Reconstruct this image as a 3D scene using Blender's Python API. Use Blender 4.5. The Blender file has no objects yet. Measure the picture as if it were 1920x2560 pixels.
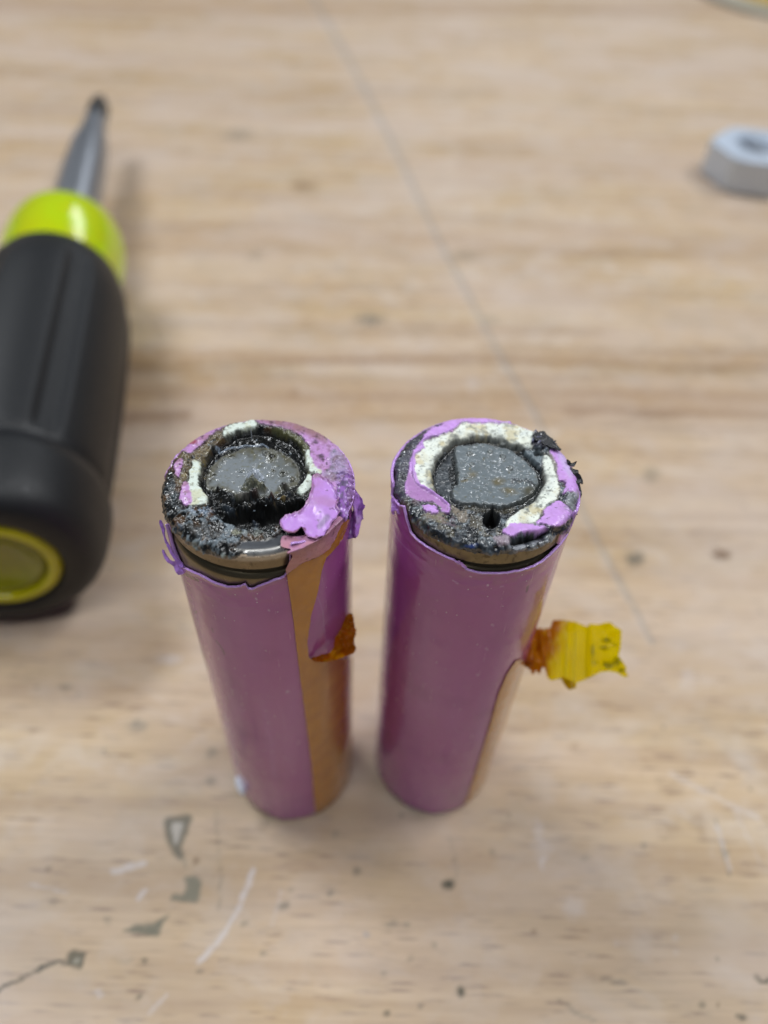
import bpy, math, random
import numpy as np
from mathutils import Vector, Matrix

# ----------------------------------------------------------------------------
# camera, world, lamps, exposure          (all shape data below is in millimetres)
# ----------------------------------------------------------------------------
MM = 0.001
scene = bpy.context.scene
COL = scene.collection
W, H = 1920, 2560
FPX = 1849.5
PT, RL = math.radians(47.7096), math.radians(3.1114)
CAM = np.array([0.0, 0.0, 115.735])
fw = np.array([0, math.cos(PT), -math.sin(PT)])
_rt = np.array([1.0, 0, 0]); _up = np.cross(_rt, fw)
CR = math.cos(RL)*_rt + math.sin(RL)*_up
CU = -math.sin(RL)*_rt + math.cos(RL)*_up

cd = bpy.data.cameras.new('camera'); cam = bpy.data.objects.new('camera', cd); COL.objects.link(cam)
cd.sensor_fit = 'VERTICAL'; cd.sensor_height = 36; cd.sensor_width = 27
cd.lens = FPX/H*36
M = Matrix.Identity(4)
for i in range(3):
    M[i][0] = CR[i]; M[i][1] = CU[i]; M[i][2] = -fw[i]; M[i][3] = CAM[i]*MM
cam.matrix_world = M
cd.clip_start = 0.004; cd.clip_end = 20
cd.dof.use_dof = True; cd.dof.focus_distance = 0.0700; cd.dof.aperture_fstop = cd.lens/1.85
scene.camera = cam

world = bpy.data.worlds.new('World'); scene.world = world; world.use_nodes = True
bg = world.node_tree.nodes['Background']
bg.inputs[0].default_value = (0.80, 0.88, 1.0, 1); bg.inputs[1].default_value = 0.08

def area(name, loc, size, power, color, target=(0, 0.06, 0)):
    l = bpy.data.lights.new(name, 'AREA'); l.shape = 'RECTANGLE'; l.size, l.size_y = size
    l.energy = power; l.color = color
    o = bpy.data.objects.new(name, l); COL.objects.link(o)
    o.location = loc
    d = Vector(target) - Vector(loc)
    o.rotation_euler = d.to_track_quat('-Z', 'Y').to_euler()
    return o
area('ceiling_fixture', (0.10, -0.30, 1.50), (1.2, 0.30), 7.5, (0.95, 0.98, 1.0))
area('ceiling_fixture', (-0.95, 0.75, 1.60), (0.75, 0.20), 19.5, (0.93, 0.97, 1.0))
area('ceiling_fixture', (1.05, 0.60, 1.60), (0.75, 0.20), 16.0, (0.96, 0.98, 1.0))
area('ceiling_fixture', (0.60, 3.60, 1.80), (1.6, 0.40), 13.0, (0.90, 0.95, 1.0))

scene.view_settings.view_transform = 'Standard'; scene.view_settings.look = 'None'
scene.view_settings.exposure = 0.0; scene.view_settings.gamma = 1
scene.cycles.max_bounces = 8

def proj(P):
    d = np.asarray(P, float) - CAM; z = d @ fw
    return np.stack([W/2 + FPX*(d @ CR)/z, H/2 - FPX*(d @ CU)/z], -1)
def raydir(px, py):
    px = np.asarray(px, float)[..., None]; py = np.asarray(py, float)[..., None]
    return fw + (px - W/2)/FPX*CR - (py - H/2)/FPX*CU
def at(px, py, z=0.0):
    d = raydir(px, py); return CAM + d*((z - CAM[2])/d[..., 2])[..., None]
def at_plane(px, py, P0, n):
    d = raydir(px, py); n = np.asarray(n, float)
    return CAM + d*(((np.asarray(P0) - CAM) @ n)/(d @ n))[..., None]
def at_cyl(px, py, c, R):
    """first hit of the view ray with an upright cylinder (nearest point when it misses)"""
    d = raydir(px, py); a = d[..., 0]**2 + d[..., 1]**2
    o = CAM[:2] - np.asarray(c)[:2]
    b = d[..., 0]*o[0] + d[..., 1]*o[1]; cc = o @ o - R*R
    t = (-b - np.sqrt(np.maximum(b*b - a*cc, 0)))/a
    return CAM + d*t[..., None]

# ----------------------------------------------------------------------------
# numpy noise, shapes, painting
# ----------------------------------------------------------------------------
def _h(ix, iy, iz, s):
    n = (ix*73856093) ^ (iy*19349663) ^ (iz*83492791) ^ (s*2654435761 & 0x7fffffff)
    n = (n ^ (n >> 13))*1274126177 & 0x7fffffff
    n = n ^ (n >> 16)
    return (n & 0xffff)/65535.0
def vnoise(P, s=0):
    P = np.asarray(P, float)
    if P.shape[-1] == 2: P = np.concatenate([P, np.zeros(P.shape[:-1] + (1,))], -1)
    I = np.floor(P).astype(np.int64); f = P - I; u = f*f*(3 - 2*f)
    r = 0
    for dx in (0, 1):
        wx = u[..., 0] if dx else 1 - u[..., 0]
        for dy in (0, 1):
            wy = u[..., 1] if dy else 1 - u[..., 1]
            for dz in (0, 1):
                wz = u[..., 2] if dz else 1 - u[..., 2]
                r = r + wx*wy*wz*_h(I[..., 0]+dx, I[..., 1]+dy, I[..., 2]+dz, s)
    return r*2 - 1
def fbm(P, o=4, s=0, g=0.5):
    P = np.asarray(P, float); r = 0; a = 1; t = 0
    for i in range(o):
        r = r + a*vnoise(P*2**i, s + i*17); t += a; a *= g
    return r/t
def sst(a, b, x):
    t = np.clip((x - a)/(b - a), 0, 1); return t*t*(3 - 2*t)
def smooth_poly(pts, closed=True, n=5):
    P = np.array(pts, float); m = len(P); out = []
    for i in range(m if closed else m-1):
        if closed: p0, p1, p2, p3 = P[(i-1) % m], P[i], P[(i+1) % m], P[(i+2) % m]
        else: p0, p1, p2, p3 = P[max(i-1, 0)], P[i], P[i+1], P[min(i+2, m-1)]
        for k in range(n):
            t = k/n
            out.append(.5*((2*p1) + (p2-p0)*t + (2*p0-5*p1+4*p2-p3)*t*t + (3*p1-p0-3*p2+p3)*t**3))
    if not closed: out.append(P[-1])
    return np.array(out)
def segdist(Q, A, B):
    d = B - A; L = max(d @ d, 1e-9)
    t = np.clip(((Q - A) @ d)/L, 0, 1)
    return np.hypot(*(Q - A - t[:, None]*d).T), t
def sdf(Q, pts, far=60):
    """signed distance (positive inside), evaluated only near the polygon"""
    pts = np.asarray(pts, float); r = np.full(len(Q), -1e3)
    lo, hi = pts.min(0) - far, pts.max(0) + far
    m = np.where((Q[:, 0] > lo[0]) & (Q[:, 0] < hi[0]) & (Q[:, 1] > lo[1]) & (Q[:, 1] < hi[1]))[0]
    if not len(m): return r
    q = Q[m]; dist = np.full(len(m), 1e9); ins = np.zeros(len(m), bool)
    for i in range(len(pts)):
        a, b = pts[i], pts[(i+1) % len(pts)]
        dist = np.minimum(dist, segdist(q, a, b)[0])
        c = (a[1] > q[:, 1]) != (b[1] > q[:, 1])
        if c.any():
            x = a[0] + (q[:, 1]-a[1])*(b[0]-a[0])/((b[1]-a[1]) or 1e-9)
            ins ^= c & (q[:, 0] < x)
    r[m] = np.where(ins, dist, -dist)
    return r
def sdline(Q, pts, far=60):
    """distance to an open polyline"""
    pts = np.asarray(pts, float); r = np.full(len(Q), 1e3)
    lo, hi = pts.min(0) - far, pts.max(0) + far
    m = np.where((Q[:, 0] > lo[0]) & (Q[:, 0] < hi[0]) & (Q[:, 1] > lo[1]) & (Q[:, 1] < hi[1]))[0]
    if not len(m): return r
    d = np.full(len(m), 1e9)
    for i in range(len(pts)-1): d = np.minimum(d, segdist(Q[m], pts[i], pts[i+1])[0])
    r[m] = d; return r
def lin(*c):
    c = np.array(c, float)/255
    return np.where(c <= .04045, c/12.92, ((c+.055)/1.055)**2.4)
def mix(C, col, a): return C*(1 - a[:, None]) + np.asarray(col)*a[:, None]

# ----------------------------------------------------------------------------
# mesh and object helpers
# ----------------------------------------------------------------------------
def mesh(name, V, F, mat, parent=None, col=None, rgh=None, smooth=True, origin=None):
    V = np.asarray(V, float)
    if origin is None: origin = np.array(parent['org']) if parent is not None else np.zeros(3)
    V = (V - origin)*MM
    me = bpy.data.meshes.new(name)
    F = np.asarray(F) if not isinstance(F, list) else F
    if isinstance(F, list):
        me.from_pydata([tuple(v) for v in V], [], F)
    else:
        k = F.shape[1]; n = len(F)
        me.vertices.add(len(V)); me.vertices.foreach_set('co', V.astype(np.float32).ravel())
        me.loops.add(n*k); me.loops.foreach_set('vertex_index', F.astype(np.int32).ravel())
        me.polygons.add(n)
        me.polygons.foreach_set('loop_start', np.arange(0, n*k, k, dtype=np.int32))
        me.polygons.foreach_set('loop_total', np.full(n, k, np.int32))
        me.update(calc_edges=True); me.validate()
    me.polygons.foreach_set('use_smooth', np.full(len(me.polygons), smooth))
    if col is not None:
        a = me.attributes.new('Col', 'FLOAT_COLOR', 'POINT')
        c = np.ones((len(V), 4), np.float32); c[:, :3] = np.clip(col, 0, 1)
        a.data.foreach_set('color', c.ravel())
    if rgh is not None:
        a = me.attributes.new('Rgh', 'FLOAT', 'POINT'); a.data.foreach_set('value', np.asarray(rgh, np.float32))
    me.materials.append(mat)
    o = bpy.data.objects.new(name, me); COL.objects.link(o)
    if parent is not None: o.parent = parent
    else: o.location = origin*MM
    o['org'] = [float(x) for x in origin]
    return o
def thing(name, loc, label, cat, group=None):
    o = bpy.data.objects.new(name, None); COL.objects.link(o)
    o.empty_display_size = .01
    o.location = np.array(loc)*MM; o['org'] = [float(x) for x in loc]
    o['label'] = label; o['category'] = cat
    if group: o['group'] = group
    return o
def gridfaces(nu, nv, wrap=False):
    i = np.arange(nu if wrap else nu-1)[:, None]; j = np.arange(nv-1)[None, :]
    i2 = (i+1) % nu
    a = i*nv + j; b = i2*nv + j; c = i2*nv + j+1; d = i*nv + j+1
    return np.stack([a, b, c, d], -1).reshape(-1, 4)
def compact(V, F, *attrs):
    u, inv = np.unique(F.ravel(), return_inverse=True)
    return (V[u], inv.reshape(F.shape)) + tuple(None if a is None else a[u] for a in attrs)
def lathe(profile, c=(0, 0), n=192, mod=None):
    """profile: (r, z) list; returns V, F around the vertical axis at c"""
    p = np.array(profile, float); th = np.linspace(0, 2*np.pi, n, endpoint=False)
    T, R = np.meshgrid(th, p[:, 0], indexing='ij'); Z = np.broadcast_to(p[:, 1], R.shape)
    if mod is not None: R = R*mod(T, Z)
    V = np.stack([c[0] + R*np.cos(T), c[1] + R*np.sin(T), Z], -1).reshape(-1, 3)
    return V, gridfaces(n, len(p), True)
def join(parts):
    V, F, o = [], [], 0
    for v, f in parts: V.append(v); F.append(np.asarray(f) + o); o += len(v)
    return np.concatenate(V), np.concatenate(F)
def pxgrid(pts, step, rag=0.0, seed=1):
    """grid of picture points inside a polygon, its border snapped to the outline"""
    pts = np.asarray(pts, float)
    lo, hi = pts.min(0) - 2*step, pts.max(0) + 2*step
    xs = np.arange(lo[0], hi[0], step); ys = np.arange(lo[1], hi[1], step)
    X, Y = np.meshgrid(xs, ys, indexing='ij'); Q = np.stack([X.ravel(), Y.ravel()], -1)
    D = sdf(Q, pts) + (rag*fbm(Q/9.0, 3, seed) if rag else 0)
    D2 = D.reshape(X.shape); gx, gy = np.gradient(D2, step); g = np.stack([gx.ravel(), gy.ravel()], -1)
    g /= np.maximum(np.hypot(*g.T), .3)[:, None]
    near = (D < 0) & (D > -1.5*step)
    Q2 = Q.copy(); Q2[near] -= g[near]*D[near][:, None]
    F = gridfaces(len(xs), len(ys)); ok = (D[F] > 0).any(1) & (D[F] > -1.5*step).all(1)
    return Q2, F[ok], D
def thicken(V, F, t, nrm):
    """give a sheet a real thickness t along nrm (per-vertex or single)"""
    V2 = V - np.asarray(nrm)*t; n = len(V)
    E = np.sort(np.concatenate([F[:, [0, 1]], F[:, [1, 2]], F[:, [2, 3]], F[:, [3, 0]]]), 1)
    key = E[:, 0].astype(np.int64)*n + E[:, 1]
    u, idx, cnt = np.unique(key, return_index=True, return_counts=True)
    B = E[idx[cnt == 1]]
    S = np.stack([B[:, 0], B[:, 1], B[:, 1]+n, B[:, 0]+n], 1)
    return np.concatenate([V, V2]), np.concatenate([F, F[:, ::-1]+n, S])

# ----------------------------------------------------------------------------
# materials
# ----------------------------------------------------------------------------
class NT:
    def __init__(s, name):
        s.m = bpy.data.materials.new(name); s.m.use_nodes = True; s.t = s.m.node_tree
        s.t.nodes.clear(); s.out = s.t.nodes.new('ShaderNodeOutputMaterial')
    def n(s, typ, **k):
        nd = s.t.nodes.new('ShaderNode' + typ)
        ins = k.pop('i', {})
        for a, v in k.items(): setattr(nd, a, v)
        for a, v in ins.items():
            sock = nd.inputs[a]
            if isinstance(v, bpy.types.NodeSocket): s.t.links.new(v, sock)
            else: sock.default_value = v
        return nd
    def coord(s, scale=(1, 1, 1), rot=(0, 0, 0)):
        c = s.n('TexCoord'); m = s.n('Mapping', i={'Vector': c.outputs['Object']})
        m.inputs['Scale'].default_value = [1000*x for x in scale]; m.inputs['Rotation'].default_value = rot
        return m.outputs[0]
    def noise(s, scale, detail=4, rough=.5, dist=0, vec=None):
        nd = s.n('TexNoise', i={'Scale': scale, 'Detail': detail, 'Roughness': rough, 'Distortion': dist})
        if vec is not None: s.t.links.new(vec, nd.inputs['Vector'])
        return nd.outputs['Fac']
    def ramp(s, x, *stops):
        r = s.n('ValToRGB', i={'Fac': x}); e = r.color_ramp.elements
        while len(e) < len(stops): e.new(.5)
        for k, (p, c) in enumerate(stops):
            e[k].position = p; e[k].color = tuple(c) + (1,) if len(c) == 3 else c
        return r.outputs[0]
    def mr(s, x, a, b, c, d):
        return s.n('MapRange', i={'Value': x, 'From Min': a, 'From Max': b, 'To Min': c, 'To Max': d}).outputs[0]
    def math(s, op, a, b=0.0):
        return s.n('Math', operation=op, i={0: a, 1: b}).outputs[0]
    def mixc(s, f, a, b, mode='MIX'):
        nd = s.n('Mix', data_type='RGBA', blend_type=mode)
        for sock, v in ((nd.inputs[0], f), (nd.inputs[6], a), (nd.inputs[7], b)):
            if isinstance(v, bpy.types.NodeSocket): s.t.links.new(v, sock)
            else: sock.default_value = v if isinstance(v, float) else tuple(v)[:3] + (1,)
        return nd.outputs[2]
    def bump(s, h, strength=.5, dist=.0001):
        return s.n('Bump', i={'Height': h, 'Strength': strength, 'Distance': dist}).outputs[0]
    def finish(s, shader): s.t.links.new(shader, s.out.inputs['Surface']); return s.m
    def pbr(s, **k):
        nd = s.n('BsdfPrincipled', i={a.replace('_', ' '): v for a, v in k.items()})
        return nd.outputs[0]

def m_wrapper():
    t = NT('lilac_shrink_wrap'); v = t.coord()
    attr = t.n('Attribute', attribute_name='Col').outputs['Color']
    mott = t.noise(.55, 3, .5, vec=v)
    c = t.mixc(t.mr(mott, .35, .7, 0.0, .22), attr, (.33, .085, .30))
    sp = t.n('TexVoronoi', i={'Vector': v, 'Scale': 1.1, 'Randomness': 1.0})
    cell = t.n('SeparateColor', i={0: sp.outputs['Color']}).outputs[0]
    speck = t.math('MULTIPLY', t.math('LESS_THAN', sp.outputs['Distance'], .075), t.math('GREATER_THAN', cell, .55))
    c = t.mixc(t.math('MULTIPLY', speck, .75), c, (.75, .66, .85))
    sc = t.noise(1.0, 5, .6, vec=t.coord((2.2, 2.2, .10)))
    rg = t.math('ADD', t.mr(mott, .3, .7, .15, .24), t.mr(sc, .5, .8, 0, .12))
    b = t.bump(t.math('ADD', t.noise(.28, 2, .4, vec=v), t.math('MULTIPLY', t.noise(4.0, 3, .6, vec=v), .03)), .55, .0003)
    return t.finish(t.pbr(Base_Color=c, Roughness=rg, Normal=b, Coat_Weight=.5, Coat_Roughness=.11,
                          Subsurface_Weight=.04, Subsurface_Radius=(.0006, .0003, .0008)))
def m_attr(name, metal=0.0, spec=.5, nscale=6.0, bumpd=.00008, coat=0.0, var=.25, coatr=.1, bs=.6):
    t = NT(name); v = t.coord()
    attr = t.n('Attribute', attribute_name='Col').outputs['Color']
    rg = t.n('Attribute', attribute_name='Rgh').outputs['Fac']
    ns = t.noise(nscale, 3, .5, vec=v)
    c = t.mixc(t.mr(ns, .3, .7, 0.0, var), attr, t.mixc(1.0, attr, (.35, .35, .35), 'MULTIPLY'))
    r2 = t.math('ADD', rg, t.mr(ns, .3, .7, -.10, .14))
    b = t.bump(ns, bs, bumpd)
    return t.finish(t.pbr(Base_Color=c, Roughness=r2, Normal=b, Metallic=metal, Specular_IOR_Level=spec,
                          Coat_Weight=coat, Coat_Roughness=coatr))
def m_plain(name, col, rough=.4, metal=0.0, nscale=1.0, var=.15, bumpd=.0001, bs=.2, coat=0.0, trans=0.0, ior=1.5, **kw):
    t = NT(name); v = t.coord(); ns = t.noise(nscale, 5, .6, vec=v)
    c = t.mixc(t.mr(ns, .3, .7, 0.0, var), tuple(col), tuple(x*.45 for x in col))
    b = t.bump(ns, bs, bumpd)
    return t.finish(t.pbr(Base_Color=c, Roughness=t.math('ADD', rough, t.mr(ns, .3, .7, -.06, .08)), Metallic=metal,
                          Normal=b, Coat_Weight=coat, Transmission_Weight=trans, IOR=ior, **kw))
MW = m_wrapper()
M_CHAR = m_attr('charred_residue', 0.0, .5, 1.3, .00012, .6, .45, .16, .35)
M_WHITE = m_attr('scorched_paper_insulator', 0.0, .3, 2.0, .00006, 0, .08)
M_CAP = m_attr('tarnished_cap_metal', .0, .5, 1.1, .00006, .8, .15, .10)
M_RIM = m_attr('nickel_steel', .92, .5, 1.2, .00001, 0, .10, .1, .15)
M_SKIN = m_attr('melted_lilac_film', 0.0, .5, 1.4, .00004, .25, .18, .25)
M_STEEL = m_plain('can_steel', (.19, .16, .105), .32, .9, .8, .3)

def m_tape():
    t = NT('amber_polyimide_tape'); v = t.coord()
    n1 = t.noise(.35, 3, .5, .5, vec=v)
    c = t.mixc(t.mr(n1, .4, .75, 0, .5), (.50, .205, .010), (.34, .115, .006))
    b = t.bump(t.noise(.5, 3, .5, vec=v), .4, .00035)
    return t.finish(t.pbr(Base_Color=c, Roughness=.20, Normal=b, Coat_Weight=.5, Coat_Roughness=.06))
M_TAPE = m_tape()
def m_flag():
    t = NT('yellow_tape_film'); v = t.coord()
    attr = t.n('Attribute', attribute_name='Col').outputs['Color']
    ns = t.noise(.7, 2, .5, vec=v)
    b = t.bump(ns, .35, .00015)
    p = t.pbr(Base_Color=attr, Roughness=.20, Normal=b, Specular_IOR_Level=.3, Coat_Weight=.15, Coat_Roughness=.05)
    tr = t.n('BsdfTranslucent', i={'Color': attr}).outputs[0]
    tp = t.n('BsdfTransparent', i={'Color': t.mixc(.5, attr, (1, .98, .03))}).outputs[0]
    m1 = t.n('MixShader', i={0: .62, 1: p, 2: tr}).outputs[0]
    return t.finish(t.n('MixShader', i={0: t.math('MULTIPLY', t.n('SeparateColor', i={0: attr}).outputs[1], .95), 1: m1, 2: tp}).outputs[0])
M_FLAG = m_flag()

def m_wood():
    t = NT('beech_bench_top')
    v = t.coord((1, 1, 1), (0, 0, math.radians(-1.2)))
    def vs(sx, sy): return t.n('Mapping', i={'Vector': v, 'Scale': (sx, sy, 1)}).outputs[0]
    band = t.noise(1.0, 4, .55, .6, vec=vs(.0045, .055))         # slow tone changes between growth bands
    band2 = t.noise(1.0, 5, .6, .3, vec=vs(.012, .22))
    fib = t.noise(1.0, 6, .65, .2, vec=vs(.06, 1.6))             # fibres
    base = t.ramp(band, (.30, (.45, .31, .172)), (.45, (.61, .455, .278)), (.58, (.64, .48, .325)), (.74, (.50, .36, .21)))
    base = t.mixc(t.mr(band2, .40, .64, .0, .62), base, (.40, .265, .155))
    base = t.mixc(t.mr(fib, .42, .66, .0, .42), base, (.38, .255, .16))
    # short dark ray flecks of beech
    vo = t.n('TexVoronoi', i={'Vector': t.n('Mapping', i={'Vector': v, 'Scale': (.17, 1.25, 1), 'Rotation': (0, 0, math.radians(-.6))}).outputs[0],
                             'Scale': 1.0, 'Randomness': 1.0})
    cell = t.n('SeparateColor', i={0: vo.outputs['Color']}).outputs[1]
    fl = t.mr(vo.outputs['Distance'], .20, .42, 1.0, 0.0)
    fl = t.math('MULTIPLY', fl, t.mr(cell, .35, .85, 0.0, 1.0))
    fl = t.math('MULTIPLY', fl, t.mr(t.noise(1.0, 3, .6, vec=vs(.5, 2.5)), .35, .55, .2, 1.0))
    base = t.mixc(t.math('MULTIPLY', fl, .85), base, (.25, .165, .115))
    vo2 = t.n('TexVoronoi', i={'Vector': t.n('Mapping', i={'Vector': v, 'Scale': (.30, 1.9, 1), 'Location': (3, 7, 0)}).outputs[0],
                              'Scale': 1.0, 'Randomness': 1.0})
    cell2 = t.n('SeparateColor', i={0: vo2.outputs['Color']}).outputs[1]
    fl2 = t.math('MULTIPLY', t.mr(vo2.outputs['Distance'], .15, .35, 1.0, 0.0), t.mr(cell2, .5, .9, 0.0, 1.0))
    base = t.mixc(t.math('MULTIPLY', fl2, .6), base, (.33, .22, .15))
    # pale rubbed patches and grey grime
    rub = t.noise(1.0, 6, .62, .4, vec=vs(.09, .13))
    base = t.mixc(t.mr(rub, .48, .72, 0, .40), base, (.66, .60, .56))
    gr = t.noise(1.0, 6, .65, .4, vec=vs(.055, .08))
    base = t.mixc(t.mr(gr, .50, .74, 0, .34), base, (.33, .29, .24))
    tone = t.noise(1.0, 5, .6, .3, vec=vs(.018, .030))
    base = t.mixc(t.mr(tone, .40, .62, 0, .55), base, (.60, .49, .42))
    spk = t.n('TexVoronoi', i={'Vector': v, 'Scale': .22, 'Randomness': 1.0})
    sc2 = t.n('SeparateColor', i={0: spk.outputs['Color']}).outputs[2]
    sd = t.math('MULTIPLY', t.mr(spk.outputs['Distance'], .05, .11, 1.0, 0.0), t.math('GREATER_THAN', sc2, .80))
    base = t.mixc(t.math('MULTIPLY', sd, .5), base, (.16, .14, .11))
    # stains, scuffs and scratches laid on the mesh as an attribute (rgb + cover)
    at_ = t.n('Attribute', attribute_name='Col')
    cov = t.n('Attribute', attribute_name='Rgh').outputs['Fac']
    base = t.mixc(cov, base, at_.outputs['Color'])
    rough = t.mr(rub, .4, .7, .52, .40)
    hgt = t.math('SUBTRACT', t.math('MULTIPLY', fib, .5), t.math('MULTIPLY', fl, .6))
    b = t.bump(hgt, .25, .00008)
    return t.finish(t.pbr(Base_Color=base, Roughness=rough, Normal=b, Specular_IOR_Level=.25))
M_WOOD = m_wood()

# ----------------------------------------------------------------------------
# the bench top
# ----------------------------------------------------------------------------
def tr(x0, y0, s, pts): return [(x0 + x/s, y0 + y/s) for x, y in pts]
def axis(*segs):
    out = []
    for a, b, st in segs: out.append(np.arange(a, b, st))
    out.append([segs[-1][1]]); return np.concatenate(out)
def build_bench():
    xs = axis((-900, -240, 60), (-240, -75, 1.1), (-75, 80, .36), (80, 240, 1.1), (240, 900, 60))
    ys = axis((-500, 0, 50), (0, 8, 2), (8, 100, .34), (100, 160, .6), (160, 580, 1.3), (580, 1000, 60))
    X, Y = np.meshgrid(xs, ys, indexing='ij')
    V = np.stack([X.ravel(), Y.ravel(), np.zeros(X.size)], -1)
    front = V[:, 1] > 3
    Q = np.full((len(V), 2), -1e4); Q[front] = proj(V[front])
    inside = (Q[:, 0] > -200) & (Q[:, 0] < W+200) & (Q[:, 1] > -200) & (Q[:, 1] < H+200)
    Q[~inside] = -1e4
    sc = FPX/np.maximum((V - CAM) @ fw, 20)               # px per mm there
    Qw = Q + np.stack([fbm(V[:, :2]*.9, 3, 5), fbm(V[:, :2]*.9, 3, 9)], -1)*(.35*sc)[:, None]
    C = np.zeros((len(V), 3)); A = np.zeros(len(V))
    rg = .75 + .5*fbm(V[:, :2]*np.array([1.2, 2.2]), 3, 21)
    def put(a, col):
        nonlocal C, A
        a = np.clip(a, 0, 1); n = a + A*(1-a)
        C = np.where(n[:, None] > 1e-6, (C*(A*(1-a))[:, None] + np.array(col)*a[:, None])/np.maximum(n, 1e-6)[:, None], C)
        A = n
    def blob(pts, col, k, soft=5, sm=True):
        p = smooth_poly(pts) if sm else pts
        put(sst(-soft, soft, sdf(Qw, p))*k*np.clip(rg+.4, 0, 1), col)
    def stroke(pts, w, col, k, soft=4, sm=True):
        p = smooth_poly(pts, False) if sm else pts
        put(sst(w/2+soft, w/2-soft*.6, sdline(Qw, p))*k*np.clip(rg+.1, 0, 1), col)
    def dot(x, y, rx, ry, col, k):
        d = np.hypot((Qw[:, 0]-x)/rx, (Qw[:, 1]-y)/ry) + .5*fbm(V[:, :2]*1.6, 2, 15)*(rx > 10); put(sst(1.45, .35, d)*k*(.6 if col[2] > .55 else 1), col)
    ink = lin(78, 80, 68); grey = lin(120, 118, 108); white = lin(222, 222, 230); brown = lin(118, 88, 62)
    a = lambda p: tr(0, 1900, 3.318, p)
    blob(a([(1365, 480), (1590, 470), (1560, 600), (1510, 700), (1520, 815), (1455, 815), (1390, 660)]), lin(96, 96, 84), .82)
    blob(a([(1430, 525), (1500, 520), (1500, 610), (1462, 700), (1435, 610)]), lin(196, 188, 178), .85, 3)
    stroke(a([(1510, 810), (1550, 890)]), 5, grey, .5)
    blob(a([(1530, 975), (1600, 955), (1659, 1000), (1640, 1175), (1530, 1175), (1415, 1160), (1430, 1120), (1520, 1110), (1545, 1050)]), lin(112, 114, 100), .8, 4)
    blob(a([(1020, 1420), (1140, 1370), (1290, 1345), (1395, 1285), (1345, 1370), (1315, 1470), (1240, 1450), (1130, 1435)]), lin(108, 110, 96), .82, 4)
    stroke(a([(870, 1310), (900, 1350)]), 8, grey, .35)
    blob(a([(575, 1600), (705, 1590), (690, 1690), (670, 1740), (570, 1700)]), ink, .8, 4)
    blob(a([(610, 1650), (655, 1650), (650, 1690), (615, 1690)]), lin(170, 165, 150), .8, 2)
    stroke(a([(560, 1690), (470, 1680), (380, 1715), (250, 1780), (120, 1840), (0, 1890), (-80, 1930)]), 8, lin(70, 74, 68), .85, 3)
    stroke(a([(940, 1660), (1100, 1655)]), 4, grey, .4)
    dot(*tr(0, 1900, 3.318, [(1192, 1665)])[0], 8, 6, ink, .8)
    dot(*tr(0, 1900, 3.318, [(1155, 1962)])[0], 10, 6, ink, .8)
    dot(*tr(0, 1900, 3.318, [(1625, 845)])[0], 9, 9, brown, .6)
    dot(*tr(0, 1900, 3.318, [(395, 912)])[0], 5, 5, brown, .6)
    stroke(a([(945, 925), (1080, 890), (1200, 855)]), 12, white, .48, 7)
    stroke(a([(1210, 1080), (1150, 1160)]), 8, white, .5, 4)
    stroke(a([(240, 1030), (420, 1060), (560, 1100)]), 5, white, .35, 4)
    stroke(a([(1380, 1950), (1300, 2030), (1230, 2110)]), 8, white, .28, 6)
    dot(*tr(0, 1900, 3.318, [(830, 1940)])[0], 14, 12, white, .4)
    a = lambda p: tr(0, 1950, 1.728, p)
    stroke(a([(1092, 385), (1070, 455), (1020, 575), (945, 690), (855, 790)]), 9, white, .52, 6)
    stroke(a([(1215, 480), (1190, 580), (1175, 640)]), 5, white, .25, 4)
    stroke(a([(932, 130), (945, 300), (952, 440), (940, 560)]), 3, grey, .45, 3)
    for x, y, r, k in [(1225, 540, 14, .6), (1055, 620, 8, .5), (1425, 490, 9, .45), (1540, 395, 12, .45), (865, 830, 8, .6), (1140, 750, 10, .5), (985, 775, 6, .5), (950, 780, 5, .5), (465, 595, 8, .35), (205, 380, 8, .4), (235, 528, 14, .3), (1255, 475, 9, .4)]:
        dot(x/1.728, 1950+y/1.728, r, r*.7, grey*.8, k)
    b = lambda x, y: (800+x/2.765, 1850+y/2.765)
    for x, y, rx, ry, c, k in [(885, 995, 13, 14, ink*.8, .95), (975, 1740, 10, 12, ink*.8, .92), (470, 1890, 9, 7, ink, .8), (245, 905, 7, 6, grey, .6),
                               (785, 1415, 6, 8, grey, .6), (1480, 1320, 7, 6, brown, .5), (700, 1840, 6, 8, grey, .5), (490, 1270, 14, 9, grey, .5), (600, 1280, 8, 6, grey, .5),
                               (615, 1510, 8, 5, grey, .45), (445, 1610, 9, 7, grey, .45), (1195, 780, 7, 7, grey, .4), (110, 650, 9, 8, grey, .4), (320, 1340, 7, 7, lin(130, 140, 160), .5),
                               (65, 1055, 6, 9, grey, .35), (1540, 750, 26, 26, white*.9, .32), (1510, 640, 14, 30, white, .35), (1530, 850, 12, 12, white, .5)]:
        dot(*b(x, y), rx, ry, c, k)
    stroke([b(900, 690), b(930, 800), b(945, 960)], 5, grey, .28, 5)
    c_ = lambda p: tr(1400, 1850, 3.115, p)
    stroke(c_([(1545, 1850), (1575, 1890), (1640, 1870)]), 8, ink*.8, .9, 3)
    stroke(c_([(1215, 620), (1250, 760), (1285, 900), (1320, 1050)]), 3, lin(110, 112, 112), .7, 2)
    stroke(c_([(1225, 680), (1275, 850), (1330, 1000)]), 7, white, .35, 5)
    stroke(c_([(860, 260), (1000, 340), (1300, 490), (1540, 610)]), 9, white, .25, 7)
    stroke(c_([(1370, 560), (1480, 800), (1560, 960)]), 4, white, .25, 4)
    stroke(c_([(-20, 2020), (60, 2060), (130, 2130), (280, 2180)]), 5, grey, .6, 4)
    stroke(c_([(330, 1860), (420, 1880), (510, 1885)]), 6, grey, .55, 4)
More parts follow.
